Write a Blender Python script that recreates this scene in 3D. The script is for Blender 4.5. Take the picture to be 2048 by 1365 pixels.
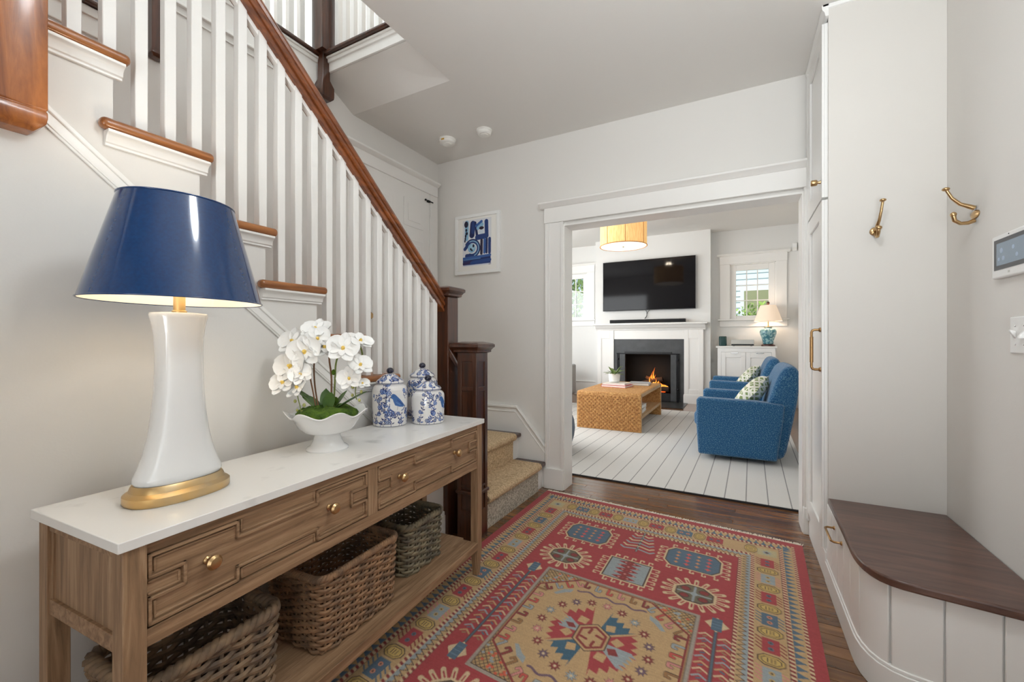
import bpy, bmesh, math, random
import numpy as np
from mathutils import Vector, Matrix
R = math.radians
PI = math.pi
random.seed(7)
for o in list(bpy.data.objects):
    bpy.data.objects.remove(o, do_unlink=True)
SC = bpy.context.scene
COL = SC.collection

# ------------------------------------------------------------------ camera
EYE = 1.15
cam_d = bpy.data.cameras.new('camera')
cam_d.sensor_fit = 'HORIZONTAL'
cam_d.sensor_width = 36.0
cam_d.lens = 36.0 * 850.0 / 2048.0
cam_d.clip_start = 0.02
cam_d.clip_end = 200
cam = bpy.data.objects.new('camera', cam_d)
COL.objects.link(cam)
cam.location = (0, 0, EYE)
cam.rotation_euler = (R(90), 0, math.atan(455 / 850.0))
SC.camera = cam

# ------------------------------------------------------------------ light
SC.view_settings.view_transform = 'Standard'
SC.view_settings.look = 'None'
SC.view_settings.gamma = 1.0
SC.view_settings.use_curve_mapping = False
SC.view_settings.exposure = 0.20
SC.cycles.use_denoising = True
SC.cycles.max_bounces = 6
SC.cycles.diffuse_bounces = 5
SC.cycles.glossy_bounces = 3
SC.cycles.transmission_bounces = 3
SC.cycles.transparent_max_bounces = 8
SC.cycles.caustics_reflective = False
SC.cycles.caustics_refractive = False
SC.cycles.use_adaptive_sampling = True
SC.cycles.adaptive_threshold = 0.09
SC.cycles.adaptive_min_samples = 20
SC.cycles.sample_clamp_indirect = 6.0

world = bpy.data.worlds.new('sky')
SC.world = world
world.use_nodes = True
bg = world.node_tree.nodes['Background']
bg.inputs['Color'].default_value = (0.62, 0.80, 1.0, 1)
bg.inputs['Strength'].default_value = 1.1

def light(name, kind, loc, rot, energy, color=(1, 1, 1), size=1.0, size_y=None, angle=None, radius=None):
    d = bpy.data.lights.new(name, kind)
    d.energy = energy
    d.color = color
    if kind == 'AREA':
        d.shape = 'RECTANGLE'
        d.size = size
        d.size_y = size_y or size
    if kind == 'SUN' and angle is not None:
        d.angle = angle
    if kind == 'POINT' and radius is not None:
        d.shadow_soft_size = radius
    o = bpy.data.objects.new(name, d)
    o.location = loc
    o.rotation_euler = rot
    COL.objects.link(o)
    return o

light('sun', 'SUN', (0, 0, 12), (R(42), 0, R(-25)), 3.2, (1.0, 0.95, 0.88), angle=R(1.5))
# added fill light behind the camera, tilted up to bounce off the ceiling
l = light('entry_bounce_fill', 'AREA', (0.08, -1.5, 0.80), (R(124), 0, R(-2)), 20, (0.90, 0.96, 1.0), 1.3, 1.0)
l.data.spread = R(82)
light('entry_fill', 'AREA', (0.35, -1.55, 1.0), (R(90), 0, R(-4)), 10, (0.90, 0.96, 1.0), 0.9, 1.9)  # second added fill behind the camera; the entry wall has no glazing
# unseen fill light, added over the top of the frame to brighten the hall
light('hall_ceiling_fill', 'POINT', (0.0, 0.85, 2.40), (0, 0, 0), 23, (0.90, 0.96, 1.0), radius=0.15)
# daylight of the upstairs hall windows falling into the stairwell
light('upstairs_daylight', 'AREA', (-2.9, 1.2, 5.35), (0, 0, 0), 135, (0.84, 0.94, 1.0), 2.4, 3.4)
# added fill light along the living room's solid left wall
light('living_side_fill', 'AREA', (-4.35, 5.6, 1.7), (R(90), 0, R(-90)), 100, (0.93, 0.97, 1.0), 3.6, 1.9)
light('living_front_fill', 'AREA', (-3.3, 3.4, 1.7), (R(90), 0, 0), 44, (0.93, 0.97, 1.0), 1.6, 1.7)  # added area light; the wall behind it has no window

# ------------------------------------------------------------------ helpers
def lin(c):
    return tuple((x / 255.0 / 12.92) if x / 255.0 <= 0.04045 else ((x / 255.0 + 0.055) / 1.055) ** 2.4 for x in c[:3])

MATS = {}
def mat(name, rgb, rough=0.5, metal=0.0, bump=None, vary=None, coat=0.0, emis=None, spec=None, sheen=0.0):
    """plain principled material; bump=(scale,strength[,stretch]); vary=(rgb2,scale[,stretch])"""
    m = bpy.data.materials.new(name)
    m.use_nodes = True
    nt = m.node_tree
    b = nt.nodes['Principled BSDF']
    b.inputs['Base Color'].default_value = (*lin(rgb), 1)
    b.inputs['Roughness'].default_value = rough
    b.inputs['Metallic'].default_value = metal
    if coat: b.inputs['Coat Weight'].default_value = coat
    if spec is not None: b.inputs['Specular IOR Level'].default_value = spec
    if sheen: b.inputs['Sheen Weight'].default_value = sheen
    if emis:
        b.inputs['Emission Color'].default_value = (*lin(emis[0]), 1)
        b.inputs['Emission Strength'].default_value = emis[1]
    def noise(scale, stretch, detail=4):
        tc = nt.nodes.new('ShaderNodeTexCoord')
        mp = nt.nodes.new('ShaderNodeMapping')
        mp.inputs['Scale'].default_value = stretch
        nz = nt.nodes.new('ShaderNodeTexNoise')
        nz.inputs['Scale'].default_value = scale
        nz.inputs['Detail'].default_value = detail
        nt.links.new(tc.outputs['Object'], mp.inputs['Vector'])
        nt.links.new(mp.outputs['Vector'], nz.inputs['Vector'])
        return nz
    if vary:
        nz = noise(vary[1], vary[2] if len(vary) > 2 else (1, 1, 1))
        cr = nt.nodes.new('ShaderNodeValToRGB')
        lo, hi = vary[3] if len(vary) > 3 else (0.35, 0.65)
        cr.color_ramp.elements[0].position = lo
        cr.color_ramp.elements[1].position = hi
        cr.color_ramp.elements[0].color = (*lin(rgb), 1)
        cr.color_ramp.elements[1].color = (*lin(vary[0]), 1)
        nt.links.new(nz.outputs['Fac'], cr.inputs['Fac'])
        nt.links.new(cr.outputs['Color'], b.inputs['Base Color'])
    if bump:
        nz = noise(bump[0], bump[2] if len(bump) > 2 else (1, 1, 1))
        bp = nt.nodes.new('ShaderNodeBump')
        bp.inputs['Strength'].default_value = bump[1]
        bp.inputs['Distance'].default_value = 0.01
        nt.links.new(nz.outputs['Fac'], bp.inputs['Height'])
        nt.links.new(bp.outputs['Normal'], b.inputs['Normal'])
    MATS[name] = m
    return m

def wood(name, light_rgb, dark_rgb, axis, rough=0.35, coat=0.0, scale=7.0, ratio=14.0, rnd=0.0, bump=0.12, third=None):
    """wood grain running along axis 0/1/2 of the object's own coordinates"""
    m = bpy.data.materials.new(name)
    m.use_nodes = True
    nt = m.node_tree
    b = nt.nodes['Principled BSDF']
    b.inputs['Roughness'].default_value = rough
    if coat:
        b.inputs['Coat Weight'].default_value = coat
        b.inputs['Coat Roughness'].default_value = 0.12
    tc = nt.nodes.new('ShaderNodeTexCoord')
    mp = nt.nodes.new('ShaderNodeMapping')
    s = [ratio, ratio, ratio]
    s[axis] = 1.0
    mp.inputs['Scale'].default_value = s
    nt.links.new(tc.outputs['Object'], mp.inputs['Vector'])
    vec = mp.outputs['Vector']
    if rnd:
        oi = nt.nodes.new('ShaderNodeObjectInfo')
        mul = nt.nodes.new('ShaderNodeVectorMath')
        mul.operation = 'SCALE'
        cx = nt.nodes.new('ShaderNodeCombineXYZ')
        for i in range(3): nt.links.new(oi.outputs['Random'], cx.inputs[i])
        mul.inputs['Scale'].default_value = 37.0
        nt.links.new(cx.outputs[0], mul.inputs[0])
        ad = nt.nodes.new('ShaderNodeVectorMath')
        nt.links.new(vec, ad.inputs[0]); nt.links.new(mul.outputs[0], ad.inputs[1])
        vec = ad.outputs[0]
    n1 = nt.nodes.new('ShaderNodeTexNoise')
    n1.inputs['Scale'].default_value = scale * 0.35
    n1.inputs['Detail'].default_value = 6
    n1.inputs['Distortion'].default_value = 0.8
    n1.inputs['Roughness'].default_value = 0.65
    nt.links.new(vec, n1.inputs['Vector'])
    cr = nt.nodes.new('ShaderNodeValToRGB')
    e = cr.color_ramp.elements
    e[0].position = 0.33; e[1].position = 0.68
    e[0].color = (*lin(dark_rgb), 1); e[1].color = (*lin(light_rgb), 1)
    if third:
        t = e.new(0.5); t.color = (*lin(third), 1)
    nt.links.new(n1.outputs['Fac'], cr.inputs['Fac'])
    out = cr.outputs['Color']
    if rnd:
        hsv = nt.nodes.new('ShaderNodeHueSaturation')
        mr = nt.nodes.new('ShaderNodeMapRange')
        mr.inputs['To Min'].default_value = 1 - rnd
        mr.inputs['To Max'].default_value = 1 + rnd
        nt.links.new(oi.outputs['Random'], mr.inputs['Value'])
        nt.links.new(mr.outputs[0], hsv.inputs['Value'])
        nt.links.new(out, hsv.inputs['Color'])
        out = hsv.outputs['Color']
    nt.links.new(out, b.inputs['Base Color'])
    bp = nt.nodes.new('ShaderNodeBump')
    bp.inputs['Strength'].default_value = bump
    bp.inputs['Distance'].default_value = 0.004
    nt.links.new(n1.outputs['Fac'], bp.inputs['Height'])
    nt.links.new(bp.outputs['Normal'], b.inputs['Normal'])
    MATS[name] = m
    return m

def attr_mat(name, rough=0.5, coat=0.0, bump=None, sheen=0.0):
    m = bpy.data.materials.new(name)
    m.use_nodes = True
    nt = m.node_tree
    b = nt.nodes['Principled BSDF']
    at = nt.nodes.new('ShaderNodeAttribute')
    at.attribute_name = 'print'
    nt.links.new(at.outputs['Color'], b.inputs['Base Color'])
    b.inputs['Roughness'].default_value = rough
    if coat: b.inputs['Coat Weight'].default_value = coat
    if sheen: b.inputs['Sheen Weight'].default_value = sheen
    if bump:
        tc = nt.nodes.new('ShaderNodeTexCoord')
        nz = nt.nodes.new('ShaderNodeTexNoise')
        nz.inputs['Scale'].default_value = bump[0]
        nt.links.new(tc.outputs['Object'], nz.inputs['Vector'])
        bp = nt.nodes.new('ShaderNodeBump')
        bp.inputs['Strength'].default_value = bump[1]
        bp.inputs['Distance'].default_value = 0.003
        nt.links.new(nz.outputs['Fac'], bp.inputs['Height'])
        nt.links.new(bp.outputs['Normal'], b.inputs['Normal'])
    MATS[name] = m
    return m

ROOT = {}      # root object -> inverse matrix, to build parts in room coordinates
def tag(o, label=None, cat=None, group=None, kind=None):
    if label: o['label'] = label
    if cat: o['category'] = cat
    if group: o['group'] = group
    if kind: o['kind'] = kind
    return o

def thing(name, label, cat, loc=(0, 0, 0), rz=0.0, group=None, kind=None):
    o = bpy.data.objects.new(name, None)
    o.empty_display_size = 0.1
    COL.objects.link(o)
    o.location = loc
    o.rotation_euler = (0, 0, rz)
    tag(o, label, cat, group, kind)
    ROOT[o.name] = (Matrix.Translation(loc) @ Matrix.Rotation(rz, 4, 'Z')).inverted()
    return o

def root_of(o):
    while o.parent: o = o.parent
    return o

class MB:
    def __init__(s): s.v = []; s.f = []
    def add(s, vs, fs):
        k = len(s.v); s.v += [tuple(p) for p in vs]; s.f += [tuple(i + k for i in f) for f in fs]; return s
    def box(s, x0, x1, y0, y1, z0, z1):
        x0, x1 = min(x0, x1), max(x0, x1); y0, y1 = min(y0, y1), max(y0, y1); z0, z1 = min(z0, z1), max(z0, z1)
        return s.add([(x0,y0,z0),(x1,y0,z0),(x1,y1,z0),(x0,y1,z0),(x0,y0,z1),(x1,y0,z1),(x1,y1,z1),(x0,y1,z1)],
                     [(3,2,1,0),(4,5,6,7),(0,1,5,4),(1,2,6,5),(2,3,7,6),(3,0,4,7)])
    def prism(s, poly, axis, a0, a1):
        def p(q, a): return (a, q[0], q[1]) if axis == 'x' else (q[0], a, q[1]) if axis == 'y' else (q[0], q[1], a)
        n = len(poly)
        vs = [p(q, a0) for q in poly] + [p(q, a1) for q in poly]
        return s.add(vs, [tuple(range(n))[::-1], tuple(range(n, 2*n))] + [(i, (i+1) % n, n+(i+1) % n, n+i) for i in range(n)])
    def loft(s, rings, cap0=True, cap1=True, closed=True):
        n = len(rings[0]); vs = [p for r in rings for p in r]; fs = []
        for k in range(len(rings)-1):
            for i in range(n if closed else n-1):
                j = (i+1) % n
                fs.append((k*n+i, k*n+j, (k+1)*n+j, (k+1)*n+i))
        if cap0: fs.append(tuple(range(n))[::-1])
        if cap1: fs.append(tuple((len(rings)-1)*n+i for i in range(n)))
        return s.add(vs, fs)
    def lathe(s, prof, n=32, c=(0, 0, 0), cap0=True, cap1=True, ry=1.0, e=2.0):
        rings = []
        for r, z in prof:
            ring = []
            for i in range(n):
                a = 2*PI*i/n
                ca, sa = math.cos(a), math.sin(a)
                k = (abs(ca)**e + abs(sa)**e) ** (-1/e)
                ring.append((c[0]+r*k*ca, c[1]+r*ry*k*sa, c[2]+z))
            rings.append(ring)
        return s.loft(rings, cap0, cap1)
    def oval(s, prof, n=40, c=(0, 0, 0), cap0=True, cap1=True, e=2.0):
        """prof: (rx, ry, z)"""
        rings = []
        for rx, ry, z in prof:
            ring = []
            for i in range(n):
                a = 2*PI*i/n; ca, sa = math.cos(a), math.sin(a)
                k = (abs(ca)**e + abs(sa)**e) ** (-1/e)
                ring.append((c[0]+rx*k*ca, c[1]+ry*k*sa, c[2]+z))
            rings.append(ring)
        return s.loft(rings, cap0, cap1)
    def tube(s, pts, r, n=8, closed=False, cap=True):
        pts = [Vector(p) for p in pts]; m = len(pts)
        rs = r if isinstance(r, (list, tuple)) else [r]*m
        rings = []; up = None
        for i, p in enumerate(pts):
            a = pts[(i-1) % m] if (closed or i > 0) else p
            b = pts[(i+1) % m] if (closed or i < m-1) else p
            t = (b-a)
            if t.length < 1e-9: t = Vector((0, 0, 1))
            t.normalize()
            if up is None:
                up = Vector((0, 0, 1)) if abs(t.z) < 0.9 else Vector((1, 0, 0))
            u = up - t*up.dot(t)
            if u.length < 1e-6: u = t.orthogonal()
            u.normalize(); up = u
            w = t.cross(u)
            rings.append([tuple(p + (u*math.cos(2*PI*k/n) + w*math.sin(2*PI*k/n))*rs[i]) for k in range(n)])
        if closed:
            rings.append(rings[0]); return s.loft(rings, False, False)
        return s.loft(rings, cap, cap)
    def sphere(s, c, r, n=14, m=9, sz=1.0, sx=1.0, sy=1.0):
        rings = []
        for k in range(1, m):
            t = PI*k/m
            rings.append([(c[0]+r*sx*math.sin(t)*math.cos(2*PI*i/n), c[1]+r*sy*math.sin(t)*math.sin(2*PI*i/n), c[2]-r*sz*math.cos(t)) for i in range(n)])
        s.loft(rings, False, False)
        k0 = len(s.v) - n*(m-1)
        b = len(s.v); s.v.append((c[0], c[1], c[2]-r*sz)); s.v.append((c[0], c[1], c[2]+r*sz))
        for i in range(n):
            s.f.append((b, k0+(i+1) % n, k0+i)); s.f.append((b+1, k0+(m-2)*n+i, k0+(m-2)*n+(i+1) % n))
        return s
    def xf(s, M):
        s.v = [tuple(M @ Vector(p)) for p in s.v]; return s
    def mesh(s, name, m=None, smooth=0):
        me = bpy.data.meshes.new(name)
        bm = bmesh.new()
        vs = [bm.verts.new(p) for p in s.v]
        for f in s.f:
            try: bm.faces.new([vs[i] for i in f])
            except ValueError: pass
        bmesh.ops.recalc_face_normals(bm, faces=bm.faces)
        bm.to_mesh(me); bm.free()
        if m: me.materials.append(MATS[m] if isinstance(m, str) else m)
        if smooth:
            for p in me.polygons: p.use_smooth = True
            me.set_sharp_from_angle(angle=R(smooth))
        return me
    def build(s, name, m, parent=None, smooth=0, bevel=0, seg=2, world=False, subsurf=0, **tags):
        if world and parent is not None:
            iv = ROOT[root_of(parent).name]
            s.v = [tuple(iv @ Vector(p)) for p in s.v]
        o = bpy.data.objects.new(name, s.mesh(name, m, smooth))
        COL.objects.link(o)
        if parent is not None: o.parent = parent
        if bevel:
            b = o.modifiers.new('bevel', 'BEVEL'); b.width = bevel; b.segments = seg; b.limit_method = 'ANGLE'; b.angle_limit = R(35)
            if not smooth:
                for p in o.data.polygons: p.use_smooth = True
                o.data.set_sharp_from_angle(angle=R(50))
                b.harden_normals = False
        if subsurf:
            b = o.modifiers.new('subsurf', 'SUBSURF'); b.levels = subsurf; b.render_levels = subsurf
        tag(o, **tags)
        return o

def B(*a): return MB().box(*a)

def inst(src, parent, M=None, name=None):
    c = bpy.data.objects.new(name or src.name.split('.')[0], src) if isinstance(src, bpy.types.Mesh) else src.copy()
    COL.objects.link(c); c.parent = parent
    if M is not None: c.matrix_local = M
    return c

def copy_tree(o, parent=None):
    c = o.copy(); COL.objects.link(c); c.parent = parent
    for ch in list(o.children):
        copy_tree(ch, c)
    return c

def struct(name, mb, m, label=None, parent=None, **k):
    o = mb.build(name, m, parent, **k)
    if parent is None:
        o['kind'] = 'structure'
        if label: o['label'] = label
    return o

def grid_mesh(name, nu, nv, pos, cols, m, close_u=False):
    """fast grid: pos (nv,nu,3) array, cols (nv,nu,3) linear"""
    nfu = nu if close_u else nu-1
    me = bpy.data.meshes.new(name)
    me.vertices.add(nu*nv)
    me.vertices.foreach_set('co', pos.reshape(-1).astype(np.float32))
    i = np.arange(nfu)[None, :]; j = np.arange(nv-1)[:, None]
    i2 = (i+1) % nu
    q = np.stack([j*nu+i, j*nu+i2, (j+1)*nu+i2, (j+1)*nu+i], -1).reshape(-1, 4)
    n = len(q)
    me.loops.add(n*4); me.polygons.add(n)
    me.loops.foreach_set('vertex_index', q.reshape(-1).astype(np.int32))
    me.polygons.foreach_set('loop_start', (np.arange(n)*4).astype(np.int32))
    me.polygons.foreach_set('loop_total', np.full(n, 4, np.int32))
    me.polygons.foreach_set('use_smooth', np.ones(n, bool))
    me.update(); me.validate()
    at = me.color_attributes.new('print', 'FLOAT_COLOR', 'POINT')
    c4 = np.ones((nu*nv, 4), np.float32); c4[:, :3] = cols.reshape(-1, 3)
    at.data.foreach_set('color', c4.reshape(-1))
    me.materials.append(MATS[m])
    return me

class Canvas:
    """draws flat print in metres, u to the right, v down; supersampled"""
    def __init__(s, w, h, step, bgc):
        s.st = step/2.0
        s.W = int(round(w/step))*2; s.H = int(round(h/step))*2
        s.a = np.empty((s.H, s.W, 3)); s.a[:] = lin(bgc)
    def _bb(s, u0, v0, u1, v1):
        i0 = max(0, int(u0/s.st)-1); i1 = min(s.W, int(u1/s.st)+2); j0 = max(0, int(v0/s.st)-1); j1 = min(s.H, int(v1/s.st)+2)
        if i0 >= i1 or j0 >= j1: return None
        V, U = np.mgrid[j0:j1, i0:i1]
        return s.a[j0:j1, i0:i1], (U+.5)*s.st, (V+.5)*s.st
    def rect(s, u0, v0, u1, v1, c):
        b = s._bb(u0, v0, u1, v1)
        if b: b[0][(b[1] >= u0) & (b[1] < u1) & (b[2] >= v0) & (b[2] < v1)] = lin(c)
    def ell(s, u, v, ru, rv, c):
        b = s._bb(u-ru, v-rv, u+ru, v+rv)
        if b: b[0][((b[1]-u)/ru)**2 + ((b[2]-v)/rv)**2 <= 1] = lin(c)
    def line(s, p, q, w, c):
        b = s._bb(min(p[0], q[0])-w, min(p[1], q[1])-w, max(p[0], q[0])+w, max(p[1], q[1])+w)
        if not b: return
        d = (q[0]-p[0], q[1]-p[1]); L = d[0]**2+d[1]**2 or 1e-12
        t = np.clip(((b[1]-p[0])*d[0]+(b[2]-p[1])*d[1])/L, 0, 1)
        b[0][(b[1]-p[0]-t*d[0])**2+(b[2]-p[1]-t*d[1])**2 <= (w/2)**2] = lin(c)
    def pline(s, pts, w, c, closed=False):
        for a, b in zip(pts, pts[1:]+(pts[:1] if closed else [])):
            if b is not None: s.line(a, b, w, c)
    def poly(s, pts, c):
        us = [p[0] for p in pts]; vs = [p[1] for p in pts]
        b = s._bb(min(us), min(vs), max(us), max(vs))
        if not b: return
        U, V = b[1], b[2]; ins = np.zeros(U.shape, bool)
        for (x1, y1), (x2, y2) in zip(pts, pts[1:]+pts[:1]):
            if y1 == y2: continue
            cnd = ((y1 > V) != (y2 > V)) & (U < (x2-x1)*(V-y1)/(y2-y1)+x1)
            ins ^= cnd
        b[0][ins] = lin(c)
    def star(s, u, v, r, c, n=8, r2=0.45, rot=0.0):
        s.poly([(u+(r if k % 2 == 0 else r*r2)*math.cos(rot+PI*k/n), v+(r if k % 2 == 0 else r*r2)*math.sin(rot+PI*k/n)) for k in range(2*n)], c)
    def out(s):
        a = s.a; return (a[0::2, 0::2]+a[1::2, 0::2]+a[0::2, 1::2]+a[1::2, 1::2])/4

# ------------------------------------------------------------------ materials
mat('wall_paint', (226, 223, 218), 0.62, bump=(180, 0.03))
mat('ceiling_paint', (224, 221, 216), 0.7)
mat('trim_paint', (238, 236, 232), 0.35)
mat('living_wall_paint', (226, 225, 222), 0.6)
mat('panel_paint', (214, 210, 204), 0.45)
mat('white_lacquer', (238, 237, 234), 0.28)
wood('floor_wood', (144, 100, 58), (86, 55, 30), 0, rough=0.22, coat=0.5, scale=6, ratio=10, rnd=0.25, third=(114, 75, 42))
wood('oak_tread', (176, 112, 58), (112, 62, 28), 1, rough=0.3, coat=0.4, scale=9, ratio=12)
wood('oak_rail', (150, 84, 40), (86, 42, 18), 1, rough=0.28, coat=0.5, scale=8, ratio=10)
wood('oak_post', (178, 108, 52), (112, 58, 24), 2, rough=0.3, coat=0.4, scale=8, ratio=12)
wood('dark_oak', (88, 46, 24), (44, 22, 12), 2, rough=0.28, coat=0.5, scale=8, ratio=10)
wood('dark_oak_flat', (84, 46, 28), (44, 24, 15), 1, rough=0.3, coat=0.4, scale=8, ratio=10)
wood('console_wood_x', (174, 142, 110), (120, 92, 66), 0, rough=0.6, scale=10, ratio=16, bump=0.25, third=(148, 116, 86))
wood('console_wood_z', (176, 146, 114), (122, 96, 70), 2, rough=0.6, scale=10, ratio=16, bump=0.25, third=(150, 118, 88))
wood('bench_wood', (108, 76, 63), (74, 48, 39), 0, rough=0.33, coat=0.3, scale=9, ratio=9)
wood('table_wood', (205, 170, 125), (178, 140, 96), 1, rough=0.5, scale=8, ratio=10)
mat('quartz', (232, 230, 226), 0.22, vary=((205, 203, 200), 9.0, (1, 1, 1), (0.60, 0.74)))
mat('brass', (196, 164, 120), 0.3, 1.0)
mat('brass_dull', (168, 132, 90), 0.35, 1.0)
mat('gold_leaf', (222, 184, 124), 0.33, 1.0, vary=((206, 184, 148), 14))
mat('ceramic_white', (226, 226, 225), 0.08, coat=0.6)
mat('shade_blue', (4, 56, 106), 0.14, coat=0.6, vary=((4, 48, 94), 160))
mat('shade_lining', (250, 244, 232), 0.7)
mat('petal', (246, 245, 242), 0.5, sheen=0.2)
mat('lip_yellow', (236, 200, 96), 0.5)
mat('leaf_green', (58, 92, 38), 0.35, vary=((84, 116, 52), 18))
mat('moss', (96, 128, 30), 0.95, bump=(160, 1.0), vary=((54, 84, 18), 38))
mat('stem_brown', (128, 88, 56), 0.6)
mat('stem_green', (120, 132, 64), 0.5)
mat('bud', (176, 176, 104), 0.5)
attr_mat('porcelain_print', 0.12, coat=0.5)
attr_mat('rug_print', 0.95, bump=(420, 0.5), sheen=0.1)
attr_mat('paint_print', 0.7)
mat('knob_navy', (22, 24, 48), 0.12, coat=0.5)
mat('wicker', (146, 120, 92), 0.75, vary=((96, 80, 66), 22))
mat('wicker_tan', (160, 122, 88), 0.75, vary=((112, 88, 68), 22))
mat('wicker_grey', (138, 126, 100), 0.75, vary=((92, 84, 72), 22))
mat('sisal', (228, 202, 164), 0.95, bump=(130, 1.0), vary=((184, 154, 118), 85))
mat('sisal_riser', (216, 208, 192), 0.95, bump=(130, 1.0), vary=((150, 142, 126), 85))
mat('fringe', (222, 214, 198), 0.95)
mat('black_metal', (22, 22, 24), 0.4, 0.6)
mat('slate', (58, 60, 62), 0.45, vary=((70, 72, 74), 7))
mat('hearth_slate', (52, 54, 54), 0.3)
mat('soot', (16, 14, 13), 0.9)
mat('log_bark', (58, 40, 28), 0.9, bump=(60, 0.8))
mat('tv_glass', (9, 8, 13), 0.07, spec=0.22)
mat('black_plastic', (18, 18, 20), 0.45)
mat('blue_fabric', (12, 84, 132), 0.95, bump=(150, 0.8), sheen=0.35, vary=((112, 160, 184), 130, (1, 1, 1), (0.50, 0.70)))
mat('navy_fabric', (32, 62, 92), 0.9, sheen=0.3)
mat('grey_fabric', (172, 172, 170), 0.95, bump=(200, 0.4))
mat('cushion_cream', (226, 222, 206), 0.9)
mat('rattan', (212, 162, 98), 0.6, bump=(60, 1.0), vary=((172, 116, 58), 48))
mat('rattan_dark', (186, 130, 70), 0.6, bump=(60, 1.0), vary=((150, 98, 48), 48))
mat('pot_white', (235, 234, 230), 0.3)
mat('plant_leaf', (76, 104, 48), 0.4, vary=((130, 150, 82), 30))
mat('book_cream', (222, 218, 208), 0.6)
mat('book_red', (196, 62, 84), 0.5)
mat('book_grey', (170, 170, 170), 0.5)
mat('paper', (240, 238, 232), 0.8)
mat('speaker_green', (24, 62, 62), 0.5)
mat('receiver', (196, 196, 190), 0.4)
mat('linen_shade', (240, 224, 206), 0.8, emis=((255, 218, 182), 0.30))
mat('diffuser', (255, 244, 224), 0.6, emis=((255, 240, 216), 0.75))
mat('jar_teal', (150, 188, 190), 0.15, coat=0.4, vary=((70, 124, 138), 26, (1, 1, 1), (0.45, 0.55)))
mat('rosewood', (70, 30, 22), 0.4)
mat('chrome', (190, 190, 188), 0.2, 1.0)
mat('plastic_white', (240, 240, 238), 0.4)
mat('keypad_bezel', (70, 72, 76), 0.3)
mat('keypad_screen', (120, 136, 150), 0.15, emis=((150, 166, 182), 0.12))
mat('keypad_icon', (150, 168, 190), 0.3, emis=((170, 186, 205), 0.12))
mat('siding', (222, 230, 232), 0.7)
mat('house_trim', (238, 240, 240), 0.6)
mat('house_roof', (110, 106, 100), 0.9)
mat('foliage', (112, 156, 44), 0.6, vary=((170, 200, 84), 9))
mat('foliage_dark', (66, 104, 36), 0.7, vary=((112, 148, 58), 9))
mat('lawn', (96, 128, 60), 0.95)
mat('detector', (236, 234, 228), 0.5)
mat('detector_mark', (206, 160, 60), 0.5)

def fabric_shade():
    m = mat('grass_shade', (222, 178, 116), 0.8, vary=((248, 214, 156), 90, (1, 1, 0.1)))
    b = m.node_tree.nodes['Principled BSDF']
    b.inputs['Emission Color'].default_value = (*lin((248, 186, 108)), 1)
    b.inputs['Emission Strength'].default_value = 0.42
fabric_shade()

def glass_mat(name, tint=(1, 1, 1), refl=0.08):
    m = bpy.data.materials.new(name); m.use_nodes = True
    nt = m.node_tree; nt.nodes.clear()
    o = nt.nodes.new('ShaderNodeOutputMaterial'); mx = nt.nodes.new('ShaderNodeMixShader')
    t = nt.nodes.new('ShaderNodeBsdfTransparent'); g = nt.nodes.new('ShaderNodeBsdfGlossy')
    t.inputs['Color'].default_value = (*tint, 1); g.inputs['Roughness'].default_value = 0.02
    mx.inputs[0].default_value = refl
    nt.links.new(t.outputs[0], mx.inputs[1]); nt.links.new(g.outputs[0], mx.inputs[2]); nt.links.new(mx.outputs[0], o.inputs[0])
    MATS[name] = m
glass_mat('window_glass')

def flame_mat():
    m = bpy.data.materials.new('flame'); m.use_nodes = True
    nt = m.node_tree; nt.nodes.clear()
    o = nt.nodes.new('ShaderNodeOutputMaterial'); e = nt.nodes.new('ShaderNodeEmission')
    tc = nt.nodes.new('ShaderNodeTexCoord'); sp = nt.nodes.new('ShaderNodeSeparateXYZ'); cr = nt.nodes.new('ShaderNodeValToRGB')
    nt.links.new(tc.outputs['Generated'], sp.inputs[0]); nt.links.new(sp.outputs[2], cr.inputs[0])
    cr.color_ramp.elements[0].color = (1.0, 0.52, 0.14, 1); cr.color_ramp.elements[1].color = (0.55, 0.07, 0.005, 1)
    x = cr.color_ramp.elements.new(0.45); x.color = (1.0, 0.30, 0.04, 1)
    nt.links.new(cr.outputs[0], e.inputs[0]); e.inputs[1].default_value = 2.4
    nt.links.new(e.outputs[0], o.inputs[0]); MATS['flame'] = m
flame_mat()
mat('ember', (60, 20, 8), 0.9, emis=((255, 90, 20), 1.2), bump=(70, 0.8))

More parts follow.
